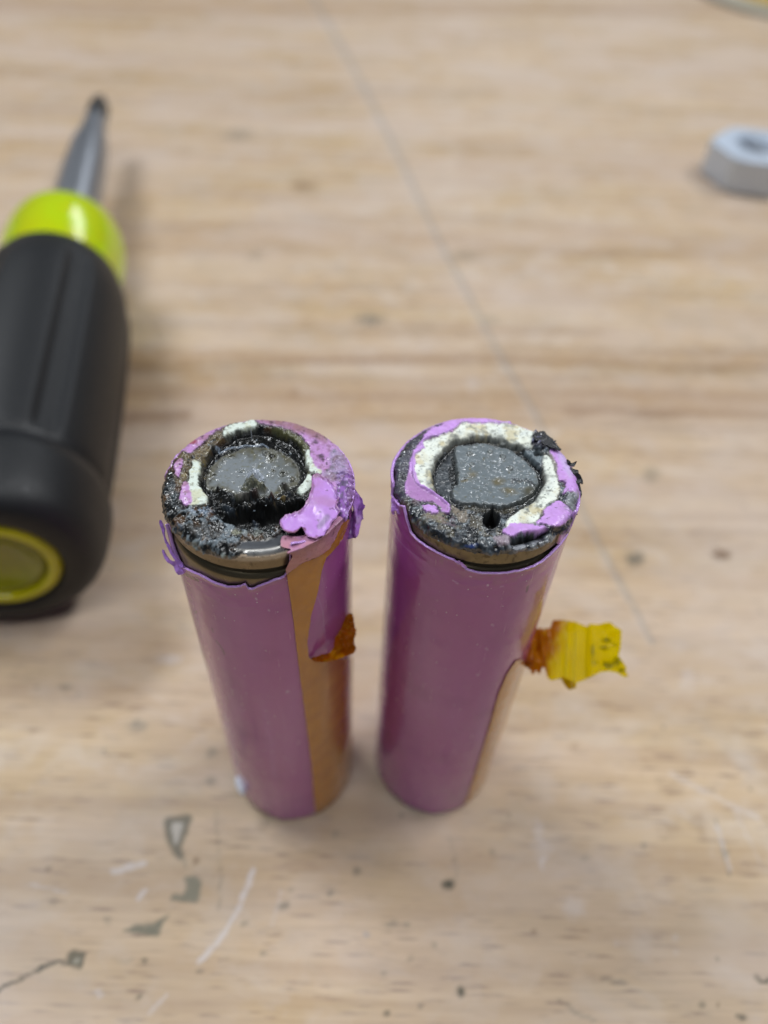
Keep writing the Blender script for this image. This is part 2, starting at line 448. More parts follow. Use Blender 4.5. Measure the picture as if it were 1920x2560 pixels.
    for x, y, rx, ry, c, k in [(1410, 2150, 11, 7, ink*.8, .9), (1105, 2075, 9, 8, ink, .6), (1235, 2060, 5, 6, brown, .6), (655, 825, 6, 8, grey, .6), (860, 690, 30, 16, brown, .28), (1080, 640, 26, 28, brown, .30),
                               (860, 380, 30, 16, brown, .22), (200, 910, 14, 7, grey, .35), (1290, 880, 12, 8, grey, .4), (100, 60, 12, 10, brown, .3), (100, 1300, 30, 26, white, .35),
                               (900, 1540, 12, 8, white*.9, .3), (435, 1580, 10, 9, white*.9, .25), (910, 1650, 8, 8, white*.9, .3)]:
        dot(1400+x/3.115, 1850+y/3.115, rx, ry, c, k)
    for x, y, rx, ry, c, k in [(162, 1717, 16, 8, grey, .45), (345, 1814, 26, 13, grey*.9, .5), (528, 1882, 16, 14, grey*.9, .5), (528, 1955, 14, 14, grey, .45), (425, 1650, 34, 14, white, .45), (85, 1828, 12, 5, brown, .4),
                               (927, 799, 38, 15, grey*.6, .62), (1162, 639, 34, 12, grey*.75, .45), (594, 337, 40, 14, grey*.75, .40), (755, 464, 34, 12, brown, .6), (637, 639, 24, 12, grey*.8, .35),
                               (1225, 800, 20, 10, grey, .35), (1627, 1187, 24, 20, grey*.8, .42), (1587, 1398, 22, 18, grey*.55, .75), (1804, 1387, 28, 13, brown*.8, .75), (1770, 1345, 60, 30, brown, .16),
                               (1716, 1700, 20, 30, white, .3), (1640, 1040, 70, 7, brown*.75, .55), (1450, 1035, 40, 6, brown, .4), (1780, 925, 50, 7, brown, .4), (735, 1245*.79, 14, 9, brown, .4),
                               (1180, 965, 14, 30, white, .3), (340, 920, 60, 26, brown, .35), (1540, 1650, 16, 16, white, .3)]:
        dot(x, y, rx, ry, c, k)
    # brown growth lines
    tan = lin(150, 112, 76)
    for y0, x0, x1, w, k in [(905, 290, 1990, 9, .55), (868, 1200, 1990, 9, .4), (1045, 280, 470, 14, .7), (1030, 1420, 1990, 12, .4), (1056, 280, 1990, 8, .3), (560, 400, 1400, 14, .16), (232, 380, 1250, 12, .18),
                             (940, 280, 1990, 12, .25), (985, 300, 1990, 10, .18), (820, 280, 1500, 10, .22), (745, 500, 1990, 10, .15), (640, 1200, 1990, 14, .15), (30, -50, 1990, 5, .3), (1130, 300, 1990, 12, .16), (1330, -50, 1990, 9, .18), (1290, 1450, 1990, 14, .15)]:
        pts = [(x, y0 + 10*math.sin(x*.004 + y0) + (x-x0)*.004) for x in np.linspace(x0, x1, 8)]
        stroke(pts, w, brown, k, w*.9)
    for y0, x0, x1, w, k in [(1000, -50, 1990, 70, .35), (890, 280, 1990, 26, .35), (600, 300, 1990, 60, .18), (400, 1200, 1990, 120, .15), (12, -50, 1990, 30, .3)]:
        stroke([(x0, y0), ((x0+x1)/2, y0+6), (x1, y0+8)], w, tan, k, w*.6)
    # the long faint scratch behind the cells
    s = tr(300, 0, 1.276, [(600, -40), (650, 50), (720, 170), (790, 300), (860, 440), (935, 590), (1015, 760), (1090, 900), (1180, 1070), (1260, 1210), (1330, 1330)])
    s += tr(1300, 900, 2.2113, [(280, 690), (340, 810), (450, 1030), (540, 1200), (650, 1400), (735, 1565)])
    stroke(s, 10, lin(122, 124, 126), .45, 6)
    stroke([(x-9, y) for x, y in s], 5, lin(200, 202, 205), .20, 6)
    A = A*inside
    F = gridfaces(len(xs), len(ys))
    # underside and edges of the slab
    n = len(V); base = np.array([[-900, -500, 0], [900, -500, 0], [900, 1000, 0], [-900, 1000, 0]], float)
    lo = base - [0, 0, 38]
    nx, ny = len(xs), len(ys)
    corners = [0, (nx-1)*ny, nx*ny-1, ny-1]
    V = np.concatenate([V, lo]); C = np.concatenate([C, np.zeros((4, 3))]); A = np.concatenate([A, np.zeros(4)])
    F = np.concatenate([F, np.array([[corners[0], corners[3], n+3, n], [corners[1], corners[0], n, n+1], [corners[2], corners[1], n+1, n+2],
                                     [corners[3], corners[2], n+2, n+3], [n, n+3, n+2, n+1]])])
    o = mesh('workbench_top', V, F, M_WOOD, col=C, rgh=A, smooth=False)
    o['kind'] = 'structure'; o['label'] = 'pale worn beech bench top with stains, scuffs and a long scratch'
    return o
build_bench()

# ----------------------------------------------------------------------------
# the two burnt cells
# ----------------------------------------------------------------------------
RC, RW = 9.0, 9.2
T1 = lambda p: tr(370, 1000, 2.9625, p)
T2 = lambda p: tr(950, 1000, 3.0164, p)
LILAC = np.array([.37, .092, .345]); LILAC_LIT = lin(211, 160, 236)  # same wrap twice: side colour darkened for shade, top film coloured as lit
BLACK = lin(20, 22, 24); ASH = lin(120, 132, 142); OLIVE = lin(105, 98, 60); CREAM = lin(228, 236, 218)

def top_base():
    prof = [(r, 64.6, 0, 1) for r in np.arange(0.05, 8.2, .075)]
    for a in np.linspace(0, np.pi/2, 13): prof.append((8.2+.8*math.sin(a), 63.8+.8*math.cos(a), math.sin(a), math.cos(a)))
    for z in np.linspace(63.7, 62.3, 13): prof.append((9.0, z, 1, 0))
    return np.array(prof)
PROF = top_base(); NT_ = 960

class Top:
    """the burnt end of a cell: one relief, split by what each bit of it is"""
    def __init__(s, c, seed):
        th = np.linspace(0, 2*np.pi, NT_, endpoint=False)
        T, K = np.meshgrid(th, np.arange(len(PROF)), indexing='ij'); T = T.ravel(); K = K.ravel()
        p = PROF[K]; s.c = c; s.r = p[:, 0]; s.th = T; s.z = p[:, 1]; s.k = K
        s.N = np.stack([np.cos(T)*p[:, 2], np.sin(T)*p[:, 2], p[:, 3]], -1)
        s.V = np.stack([c[0]+p[:, 0]*np.cos(T), c[1]+p[:, 0]*np.sin(T), p[:, 1]], -1)
        s.Q = proj(s.V); view = CAM - s.V
        s.vis = (s.N*view).sum(1) > 0
        L = s.V - np.array([c[0], c[1], 0]); s.L = L
        s.Qw = s.Q + np.stack([fbm(L*1.6, 3, seed), fbm(L*1.6, 3, seed+3)], -1)*7 + np.stack([fbm(L*6, 2, seed+6), fbm(L*6, 2, seed+8)], -1)*2.5
        s.Qs = s.Q + np.stack([fbm(L*1.2, 2, seed+1), fbm(L*1.2, 2, seed+4)], -1)*3
        n = len(s.V); s.h = np.zeros(n); s.lab = np.zeros(n, int); s.col = np.zeros((n, 3)); s.rg = np.full(n, .4)
        s.seed = seed
        s.F = gridfaces(NT_, len(PROF), True)
    def m(s, pts, soft=3, rag=True, sm=True):
        q = s.Qw if rag else s.Qs
        d = sdf(q, smooth_poly(pts) if sm else np.array(pts))
        return sst(-soft, soft, d)*s.vis, d
    def ln(s, pts, w, soft=2, rag=True):
        d = sdline(s.Qw if rag else s.Qs, smooth_poly(pts, False)); return sst(w/2+soft, w/2-soft, d)*s.vis
    def e(s, x, y, rx, ry, soft=.35, rag=True):
        q = s.Qw if rag else s.Qs
        d = np.hypot((q[:, 0]-x)/rx, (q[:, 1]-y)/ry); return sst(1+soft, 1-soft, d)*s.vis
    def paint(s, a, col, rg=None):
        s.col = mix(s.col, col, a)
        if rg is not None: s.rg = s.rg*(1-a) + rg*a
    def label(s, a, k): s.lab[a > .5] = k
    def build(s, root, names):
        h = s.h.reshape(NT_, len(PROF)); hs = h.copy()
        for _ in range(10):
            hs = .5*hs + .25*(np.roll(hs, 1, 0) + np.roll(hs, -1, 0))
        for _ in range(3):
            hs[:, 1:-1] = .5*hs[:, 1:-1] + .25*(hs[:, :-2] + hs[:, 2:])
        g = np.abs(np.gradient(hs, axis=1)); g = np.maximum(g, np.maximum(np.roll(g, 2, 0), np.roll(g, -2, 0)))
        st = sst(.045, .12, g)
        for _ in range(6): st = np.maximum(st, .9*np.maximum(np.roll(st, 1, 0), np.roll(st, -1, 0)))
        h = h*(1-st) + hs*st
        s.h = h.ravel()
        V = s.V + s.N*s.h[:, None]
        fl = s.lab[s.F]; fl = np.sort(fl, 1)[:, 1]
        for k, (name, mat) in names.items():
            F = s.F[fl == k]
            if not len(F): continue
            v, f, c, r = compact(V, F, s.col, s.rg)
            mesh(name, v, f, mat, root, c, r)

def crackle(L, sc, seed): return 1-np.abs(fbm(L*sc, 4, seed, .55))*2.2

def build_top_left(c, root):
    t = Top(c, 11); L = t.L
    n1 = fbm(L*1.3, 3, 31, .6); n2 = fbm(L*3.0, 3, 32, .55); n3 = vnoise(L*11, 33)
    # everything starts as charred crust
    t.lab[:] = 1
    t.h = .14 + n1*.32 + n2*.22 + n3*.02
    t.col = mix(np.tile(lin(16, 17, 18), (len(L), 1)), lin(70, 76, 80), sst(.25, .55, n2+.5*n1)*.6)
    t.paint(sst(.10, .35, fbm(L*1.1, 3, 35))*.75, lin(92, 62, 30), .2)
    t.rg = np.clip(.26 + .3*n2, .16, .6)
    # ash: pale blue-grey salts on the front of the rim
    ash, _ = t.m(T1([(150, 860), (200, 800), (320, 790), (460, 850), (540, 900), (700, 960), (900, 950), (960, 1000), (700, 1040), (720, 1110), (620, 1160), (430, 1140), (330, 1100), (200, 1000)]), 6)
    spk = sst(.10, .42, n2*.8 + n1*1.1 - .02)
    t.paint(ash*spk*.7, lin(138, 152, 162), .6); t.h += ash*(.06 + .18*np.abs(n2))
    for x, y, rx, ry, cc in [(400, 840, 26, 10, (150, 170, 195)), (365, 1075, 14, 12, (150, 165, 165)), (650, 990, 14, 5, (175, 175, 145)), (800, 1000, 30, 7, (135, 140, 130)), (590, 1145, 12, 5, (170, 180, 170)),
                             (430, 1040, 10, 8, (120, 145, 165)), (230, 940, 10, 14, (115, 130, 150)), (600, 790, 12, 8, (90, 110, 130)), (560, 860, 16, 6, (90, 105, 125)), (180, 700, 14, 22, (62, 76, 84))]:
        x, y = T1([(x, y)])[0]; t.paint(t.e(x, y, rx, ry, .6)*.7*sst(-.3, .3, n2), lin(*cc), .6)
    br, _ = t.m(T1([(300, 930), (440, 920), (560, 980), (500, 1030), (350, 1010)]), 6); t.paint(br*.7, lin(40, 34, 26), .35)
    # brown-olive scorch round the ring
    ol, _ = t.m(T1([(260, 370), (430, 250), (560, 200), (620, 250), (480, 340), (440, 430), (420, 560), (350, 470), (300, 560), (240, 640), (200, 560)]), 6)
    t.paint(ol*.8, lin(120, 104, 72), .4); t.paint(ol*sst(.15, .5, n2)*.7, lin(52, 46, 36))
    ol2, _ = t.m(T1([(940, 210), (1060, 240), (1180, 300), (1220, 430), (1200, 560), (1140, 520), (1160, 400), (1080, 290), (930, 240)]), 5)
    t.paint(ol2*.75, lin(104, 104, 62), .35); t.paint(ol2*sst(.1, .5, n1)*.6, lin(150, 150, 100))
    # white insulator fragments
    wm = np.zeros(len(L))
    for P in ([(340, 470), (405, 480), (385, 600), (400, 680), (460, 745), (420, 790), (300, 790), (270, 700), (300, 600)],
              [(560, 230), (640, 185), (760, 165), (815, 185), (780, 215), (680, 235), (620, 260), (555, 290)],
              [(1180, 380), (1230, 460), (1240, 530), (1200, 540), (1170, 470)],
              [(1125, 600), (1200, 555), (1225, 620), (1195, 690), (1120, 715), (1040, 670), (1080, 640)],
              [(1225, 480), (1290, 500), (1300, 550), (1240, 560)]):
        a, d = t.m(T1(P), 3); wm = np.maximum(wm, a)
    t.label(wm, 2); t.h = t.h*(1-wm*.7) + wm*.26
    t.h += wm*.05*fbm(L*1.1, 2, 49); t.paint(wm, lin(222, 232, 222), .6); t.paint(wm*sst(.9, .3, wm)*.8, lin(112, 98, 62), .5); t.paint(wm*sst(.1, .5, n1)*.5, lin(196, 190, 140)); t.paint(wm*sst(.25, .5, n2)*.5, lin(120, 110, 78))
    # groove round the cap, glossy black
    g, _ = t.m(T1([(395, 600), (420, 470), (500, 350), (620, 265), (800, 212), (960, 235), (1090, 310), (1160, 410), (1175, 510), (1150, 610), (1060, 700), (900, 740), (560, 760), (430, 700)]), 4)
    t.label(g, 1); t.h = t.h*(1-.7*g) - g*.85; t.paint(g, lin(7, 8, 8), .16); t.paint(g*sst(.25, .6, n2)*.35, lin(80, 84, 70))
    # cap
    cp, d = t.m(T1([(425, 600), (440, 500), (500, 420), (600, 365), (760, 322), (880, 328), (1010, 370), (1095, 450), (1125, 530), (1110, 590), (1000, 650), (900, 700), (650, 700), (560, 650), (440, 640)]), 4)
    t.label(cp, 3); t.h += cp*.40
    t.h = t.h*(1 - cp*.80) + cp*(-.42)
    t.paint(cp, lin(128, 134, 138), .26); t.paint(cp*sst(.0, .4, fbm(L*.8, 3, 76))*.45, lin(84, 84, 72), .2)
    edge = cp*(1-sst(3, 22, d + n1*12)); t.paint(edge*.75, lin(84, 78, 52), .3); t.paint(edge*sst(.1, .5, n2)*.8, lin(28, 28, 22), .2)
    t.paint(cp*sst(.15, .55, fbm(L*3, 4, 77))*.55, lin(104, 100, 62), .3); t.paint(cp*sst(.35, .6, fbm(L*6, 3, 78))*.5, lin(60, 58, 44), .25)
    for x, y, r, k in [(910, 395, 15, .9), (870, 370, 10, .5), (925, 495, 5, .8), (1000, 520, 9, .6), (480, 540, 9, .5), (560, 425, 6, .35), (690, 500, 6, .2)]:
        px, py = T1([(x, y)])[0]; a = t.e(px, py, r, r*.75, .4); t.paint(a*k*.8, lin(70, 66, 30), .25); t.paint(t.e(px+1, py, r*.55, r*.45, .4)*k, lin(14, 15, 12), .15); t.h += a*.14 - t.e(px, py, r*.4, r*.3)*.18
    rs = np.random.RandomState(5)
    for i in range(60):
        a_, rr = rs.uniform(0, 6.28), math.sqrt(rs.uniform(0, 1))
        px, py = 370+(770+300*rr*math.cos(a_))/2.9625, 1000+(480+150*rr*math.sin(a_))/2.9625
        r = rs.uniform(1.6, 4); a = t.e(px, py, r, r*.75, .5, False)*cp; t.h += a*r*.018
    # the silver thread of melted film across the groove
    th_ = t.ln(T1([(505, 350), (530, 330), (520, 360), (550, 345), (600, 322), (680, 312), (740, 298), (800, 305), (850, 292), (890, 315)]), 1.6, 1.4, False)
    t.paint(th_, lin(170, 185, 205), .12); t.h += th_*.3
    # blown-out crater in front of the cap
    cr, d = t.m(T1([(450, 660), (540, 640), (650, 670), (900, 700), (1060, 660), (1130, 720), (1150, 800), (1000, 900), (800, 930), (560, 900), (470, 800)]), 7)
    deep, _ = t.m(T1([(620, 800), (760, 770), (900, 785), (1080, 760), (1160, 790), (1030, 890), (900, 925), (640, 920), (560, 880)]), 8, False)
    t.label(cr, 1); t.h = t.h*(1-cr*.5) + cr*(-.2 + (.8*n1 + .55*n2)*(1-.8*deep)) - deep*2.2
    t.paint(cr, lin(22, 23, 23), .30); t.paint(cr*(1-deep)*sst(.2, .5, n2)*.35, lin(92, 104, 114), .3); t.paint(cr*sst(.3, .6, fbm(L*2.5, 3, 41))*.6, lin(84, 72, 50), .4)
    t.paint(deep, lin(6, 6, 6), .5)
    # rubble ridge across the crater
    for x, y, rx, ry, hh, cc in [(700, 700, 34, 14, .9, (120, 118, 112)), (780, 690, 26, 18, 1.1, (60, 46, 44)), (790, 650, 36, 16, .8, (92, 84, 58)), (860, 640, 22, 12, .7, (120, 112, 78)), (980, 715, 34, 7, .8, (150, 130, 84)), (900, 735, 26, 8, .7, (104, 82, 76)),
                                 (560, 690, 20, 18, .7, (26, 27, 28)), (1010, 620, 18, 16, .6, (36, 30, 28)), (520, 640, 12, 14, .7, (24, 24, 26)), (780, 830, 16, 22, 1.4, (58, 66, 78)), (1070, 560, 16, 12, .35, (76, 70, 50)), (660, 720, 12, 10, 1.0, (150, 148, 130)),
                                 (600, 780, 24, 16, .4, (52, 62, 72))]:
        px, py = T1([(x, y)])[0]; a = t.e(px, py, rx/2.4, ry/2.4, .5); t.h += a*hh*(.8+.5*n2); t.paint(a*.85, lin(*cc), .35); t.label(a*.9, 1)
    # shard standing up in the middle
    sh, d = t.m(T1([(690, 650), (715, 580), (762, 492), (790, 480), (848, 540), (855, 600), (880, 640), (800, 660)]), 3)
    t.label(sh, 1); up = sst(0, 26, d); t.h += sh*(.2 + 1.1*up + .3*n2); t.paint(sh, lin(92, 94, 84), .25); t.paint(sh*sst(-.1, .3, n2)*.6, lin(140, 138, 112), .25)
    tip, _ = t.m(T1([(730, 540), (780, 482), (850, 545), (830, 600), (770, 570)]), 3); t.paint(tip, lin(176, 184, 196), .15)
    # lilac film left on the rim
    lf = np.zeros(len(L))
    for P in ([(240, 380), (330, 300), (430, 220), (520, 165), (600, 125), (690, 108), (760, 125), (700, 150), (620, 165), (540, 215), (480, 270), (400, 330), (330, 400), (300, 395)],
              [(190, 490), (230, 445), (265, 450), (255, 520), (235, 590), (205, 560)],
              [(255, 640), (295, 620), (320, 700), (330, 770), (280, 790), (235, 740)],
              [(700, 110), (900, 125), (1080, 150), (1230, 215), (1370, 330), (1450, 430), (1500, 530), (1560, 700), (1500, 760), (1420, 900), (1320, 960), (1240, 960), (1230, 800), (1240, 620), (1290, 540), (1230, 490), (1200, 400), (1180, 320), (1080, 250), (940, 205), (760, 165), (690, 150)]):
        a, d = t.m(T1(P), 2.5); lf = np.maximum(lf, a)
    # everything to the right/behind that the camera sees the outside of is still wrapped
    ang = np.degrees(np.arctan2(L[:, 1], L[:, 0])); out = (t.r > 8.0)
    hid = ~t.vis
    lf = np.maximum(lf, (hid & (ang > -60) & (ang < 178)).astype(float))
    t.label(lf, 4); t.h = t.h*(1-.75*lf) + lf*.24
    t.paint(lf, lin(198, 148, 208), .34)
    t.paint(lf*sst(.0, .4, fbm(L*1.1, 4, 51))*.7, lin(166, 118, 140), .4)
    bw, _ = t.m(T1([(680, 100), (900, 110), (1080, 150), (1300, 270), (1300, 330), (1180, 260), (1050, 230), (900, 190), (740, 150)]), 9); t.paint(lf*bw*.75, lin(146, 104, 96), .45); t.paint(lf*bw*sst(.1, .5, n2)*.6, lin(70, 52, 46))
    for x, y, r in [(1240, 330, 14), (1285, 435, 15), (1300, 460, 9), (1310, 300, 8), (1375, 400, 7), (1360, 510, 14), (1330, 530, 10), (1440, 500, 6), (1390, 560, 12), (330, 440, 12), (1060, 160, 12), (1150, 190, 9)]:
        px, py = T1([(x, y)])[0]; t.paint(t.e(px, py, r*.5, r*.4, .6)*.85, lin(64, 54, 52), .3)
    gy, _ = t.m(T1([(1370, 380), (1440, 430), (1460, 560), (1380, 620), (1290, 560), (1350, 520), (1340, 440)]), 8); t.paint(lf*gy*.6, lin(150, 148, 172), .4); t.h += gy*lf*n2*.2
    wv, _ = t.m(T1([(1400, 560), (1490, 540), (1520, 700), (1480, 850), (1440, 900), (1400, 700)]), 6); t.paint(lf*wv*.5, lin(150, 120, 190)); t.h += wv*lf*np.sin(L[:, 1]*9+n1*5)*.12
    gm = fbm(L*1.7, 5, 301, .65); gm2 = fbm(L*3.6, 4, 302, .6)
    t.paint(lf*sst(.10, .40, gm)*.55, lin(120, 84, 92), .5); t.paint(lf*sst(.28, .45, gm2)*.75, lin(52, 42, 42), .3); t.paint(lf*sst(.2, .5, -gm)*.35, lin(214, 178, 226))
    t.paint(ol*sst(.1, .35, gm2)*.6, lin(30, 28, 26), .25); t.paint(ol*sst(.15, .4, -gm)*.5, lin(150, 134, 84), .3)
    t.paint(wm*sst(.22, .42, gm2)*.6, lin(96, 92, 66), .4); t.paint(t.e(*T1([(345, 322)])[0], 9, 4, .6)*.6, lin(170, 60, 50), .4)
    seam = np.maximum(wm, lf); seam = sst(.02, .35, seam)*sst(.98, .65, seam); t.paint(seam*.7, lin(40, 36, 32), .3)
    # bare steel on the rim
    st, _ = t.m(T1([(640, 1100), (700, 1052), (860, 1036), (1010, 1002), (1090, 1060), (1060, 1240), (900, 1290), (500, 1270), (300, 1160), (170, 1020), (120, 900), (150, 960), (330, 1110), (430, 1150), (600, 1175), (720, 1130)]), 3)
    side = (t.z < 63.6) & (ang > 178) | (t.z < 63.6) & (ang < -60)
    st = np.maximum(st, side & t.vis & (lf < .5)).astype(float)
    t.label(st, 0); t.h *= (1-st)
    t.paint(st, lin(165, 160, 150), .30); t.paint(st*sst(63.9, 64.1, t.z)*sst(64.56, 64.4, t.z), lin(232, 232, 230), .30); t.paint(st*sst(64.45, 64.58, t.z), lin(84, 86, 90), .45)  # shoulder highlight painted in bright, the flat behind it painted dark
    lowb = st*sst(63.75, 63.2, t.z); t.paint(lowb*.8, lin(112, 96, 66), .34); t.paint(st*sst(.3, .6, n2)*.5, lin(60, 52, 40), .5)
    t.build(root, {0: ('crimp_rim', M_RIM), 1: ('char_crust', M_CHAR), 2: ('insulator_ring', M_WHITE), 3: ('terminal_cap', M_CAP), 4: ('melted_film', M_SKIN)})
    return t

def build_top_right(c, root):
    t = Top(c, 61); L = t.L
    n1 = fbm(L*1.3, 3, 131, .6); n2 = fbm(L*3.0, 3, 132, .55); n3 = vnoise(L*11, 133)
    ang = np.degrees(np.arctan2(L[:, 1], L[:, 0]))
    t.lab[:] = 1
    t.h = .12 + n1*.26 + n2*.18 + n3*.02
    t.col = mix(np.tile(lin(46, 52, 58), (len(L), 1)), lin(136, 148, 156), sst(-.05, .45, n2+.5*n1)*.8)
    t.paint(sst(.0, .25, fbm(L*1.7, 3, 150))*.85, lin(16, 18, 24)); t.paint(sst(.12, .4, fbm(L*1.3, 3, 155))*.4, lin(122, 112, 88)); t.rg = np.clip(.30 + .3*n2, .18, .6)
    a, _ = t.m(T2([(440, 960), (700, 1060), (960, 1100), (1150, 1120), (900, 1180), (620, 1150), (420, 1050)]), 8); t.paint(a*sst(-.2, .4, n2)*.7, lin(40, 50, 66), .4)
    a, _ = t.m(T2([(540, 800), (640, 780), (660, 900), (620, 930), (560, 880)]), 5); t.paint(a*.7, lin(150, 136, 118), .6)
    a, _ = t.m(T2([(340, 860), (470, 850), (510, 920), (440, 930), (360, 900)]), 5); t.paint(a*.7, lin(150, 140, 112), .6)
    a, _ = t.m(T2([(230, 760), (300, 740), (420, 760), (520, 850), (560, 960), (470, 930), (330, 880)]), 6); t.paint(a*sst(-.3, .3, n1)*.55, lin(128, 98, 112), .6)
    a, _ = t.m(T2([(110, 560), (200, 380), (330, 220), (440, 160), (470, 190), (360, 270), (270, 400), (200, 560), (240, 700), (200, 760), (130, 680)]), 7); t.paint(a*.75, lin(86, 84, 98), .4); t.paint(a*sst(.1, .5, n2)*.8, lin(28, 28, 36), .35)
    # pinkish shadow beside the curled ribbon, painted into the film colour
    a, _ = t.m(T2([(205, 560), (240, 560), (290, 650), (440, 745), (510, 790), (500, 850), (380, 790), (260, 770), (200, 700)]), 5); pk_shade = a
    # white insulator ring
    wm = np.zeros(len(L))
    for P in ([(320, 330), (430, 290), (540, 245), (600, 190), (780, 188), (1000, 200), (1110, 230), (1160, 262), (1150, 360), (1060, 375), (960, 350), (800, 300), (650, 305), (545, 340), (460, 410), (405, 520), (405, 620), (440, 720), (480, 770), (440, 750), (290, 640), (245, 550), (265, 440), (325, 380)],
              [(1225, 430), (1275, 440), (1310, 540), (1345, 640), (1345, 720), (1330, 760), (1260, 790), (1240, 840), (1200, 900), (1160, 945), (1060, 945), (950, 975), (970, 900), (1100, 800), (1190, 720), (1235, 640), (1235, 540)]):
        a, d = t.m(T2(P), 3); wm = np.maximum(wm, a)
    t.label(wm, 2); t.h = t.h*(1-wm*.75) + wm*(.24 + .05*n1)
    t.paint(wm, lin(238, 243, 232), .6); t.paint(wm*sst(.1, .6, fbm(L*.9, 4, 141))*.45, lin(212, 204, 172)); t.paint(wm*sst(.0, .5, fbm(L*1.7, 3, 142))*.3, lin(196, 206, 212))
    t.paint(wm*(sst(.42, .55, fbm(L*7, 2, 143)))*.8, lin(50, 54, 56))
    a, _ = t.m(T2([(1190, 380), (1230, 420), (1225, 480), (1160, 480), (1060, 400), (1080, 370)]), 4); t.paint(a*.8, lin(120, 134, 142), .4); t.label(a, 1)
    t.paint(t.e(*T2([(1190, 405)])[0], 11, 6, .3), lin(12, 13, 16), .4); t.h -= t.e(*T2([(1190, 405)])[0], 11, 6, .3)*.5
    a, _ = t.m(T2([(1270, 400), (1310, 420), (1370, 600), (1330, 600), (1300, 500)]), 4); t.paint(a*.8, lin(150, 144, 130), .5); t.label(a, 1)
    a, _ = t.m(T2([(1130, 760), (1230, 780), (1230, 840), (1150, 860), (1090, 820)]), 4); t.paint(a*wm*sst(-.1, .4, n2)*.8, lin(120, 126, 118))
    # groove and dark recess left of the cap
    g, _dg = t.m(T2([(545, 330), (660, 305), (800, 292), (960, 330), (1080, 385), (1180, 480), (1235, 570), (1215, 680), (1130, 780), (980, 840), (860, 840), (640, 830), (530, 770), (440, 720), (398, 620), (410, 520), (460, 420)]), 4)
    t.label(g, 1); t.h = t.h*(1-.6*g) - g*.6; t.paint(g, lin(20, 22, 24), .2); t.paint(g*sst(.1, .45, n2)*.4, lin(86, 92, 96), .3); dg = _dg
    a, _ = t.m(T2([(440, 500), (540, 400), (560, 600), (540, 660), (520, 740), (450, 690), (420, 600)]), 7); t.paint(a*.7, lin(78, 84, 90), .35)
    a, _ = t.m(T2([(530, 480), (580, 400), (590, 600), (550, 640), (530, 570)]), 4); t.paint(a*.85, lin(12, 13, 14), .2); t.h -= a*.25
    t.paint(wm*sst(-20, 0, dg + 14*n1 + 8*n2)*.75, lin(58, 62, 64), .4)
    t.paint(wm*sst(.85, .25, wm)*.9, lin(120, 104, 80), .5)
    t.paint(wm*sst(.12, .42, fbm(L*.7, 4, 147))*.6, lin(206, 190, 140)); t.paint(wm*sst(.25, .45, fbm(L*2.4, 3, 148))*.6, lin(132, 134, 128))
    t.h += wm*.05*fbm(L*1.1, 2, 149)
    # cap
    cp, d = t.m(T2([(575, 350), (660, 325), (790, 318), (900, 345), (1040, 395), (1130, 480), (1190, 570), (1190, 650), (1110, 730), (990, 780), (840, 790), (680, 770), (560, 745), (545, 665), (585, 610), (572, 480)]), 3)
    t.label(cp, 3); t.h = t.h*(1-cp*.8) + cp*(-.02 + .04*n1)
    t.paint(cp, lin(118, 127, 132), .24); t.paint(cp*sst(-.1, .4, fbm(L*2.2, 4, 161))*.35, lin(98, 104, 104), .35)
    t.paint(cp*sst(.2, .55, fbm(L*3.4, 4, 162))*.6, lin(96, 92, 62), .3)
    for x, y, rx, ry in [(890, 610, 30, 18), (700, 560, 20, 16), (680, 515, 7, 6), (980, 680, 34, 16), (1130, 680, 26, 26), (640, 600, 16, 8)]:
        px, py = T2([(x, y)])[0]; t.paint(t.e(px, py, rx/2, ry/2, .8)*cp*.65, lin(112, 96, 44), .3)
    a = t.ln(T2([(1000, 600), (1050, 605), (1130, 610), (1180, 650)]), 7, 3); t.paint(a*cp*.8, lin(44, 48, 52), .25); t.h += a*cp*.1
    lowr, _ = t.m(T2([(1060, 700), (1200, 600), (1230, 640), (1130, 790), (1030, 800)]), 6); t.paint(lowr*.6, lin(58, 62, 58), .3)
    ed = cp*(1-sst(1, 7, d)); t.paint(ed*.6, lin(60, 62, 60)); t.h += ed*.05
    rs = np.random.RandomState(8)
    for i in range(230):
        a_, rr = rs.uniform(0, 6.28), math.sqrt(rs.uniform(0, 1))
        px, py = 950+(860+310*rr*math.cos(a_))/3.0164, 1000+(550+230*rr*math.sin(a_))/3.0164
        r = rs.uniform(1.4, 3.2); a = t.e(px, py, r*1.2, r*.75, .5, False)*cp; t.h += a*r*.015
    for x, y, r in [(925, 425, 9), (980, 510, 9), (690, 480, 7), (680, 400, 8), (640, 590, 5), (830, 385, 7)]:
        px, py = T2([(x, y)])[0]; o_ = t.e(px, py, r, r*.75, .25, False); i_ = t.e(px, py, r*.6, r*.45, .3, False)
        t.paint((o_-i_)*.7, lin(50, 52, 50), .2); t.h += (o_-i_)*.10; t.paint(i_*.5, lin(110, 116, 112))
    # the front edge of the cap breaks down to the vent
    a, _ = t.m(T2([(640, 775), (860, 800), (1010, 790), (960, 850), (900, 860), (800, 850), (700, 840)]), 4); t.label(a, 1); t.paint(a*.8, lin(92, 88, 74), .35); t.paint(a*sst(0, .4, n2)*.8, lin(26, 26, 26), .3); t.h += a*n2*.35
    vh, _ = t.m(T2([(855, 800), (872, 830), (895, 880), (885, 930), (850, 972), (805, 958), (780, 905), (810, 855), (840, 830)]), 2.2, False)
    lip = t.m(T2([(855, 780), (890, 830), (918, 890), (900, 945), (850, 995), (790, 975), (755, 905), (795, 845), (835, 815)]), 4, False)[0]
    t.label(lip, 1); t.h += lip*.10; t.paint(lip*.8, lin(48, 52, 56), .25)
    t.h = t.h*(1-vh) - vh*2.4; t.paint(vh, lin(5, 5, 6), .5)
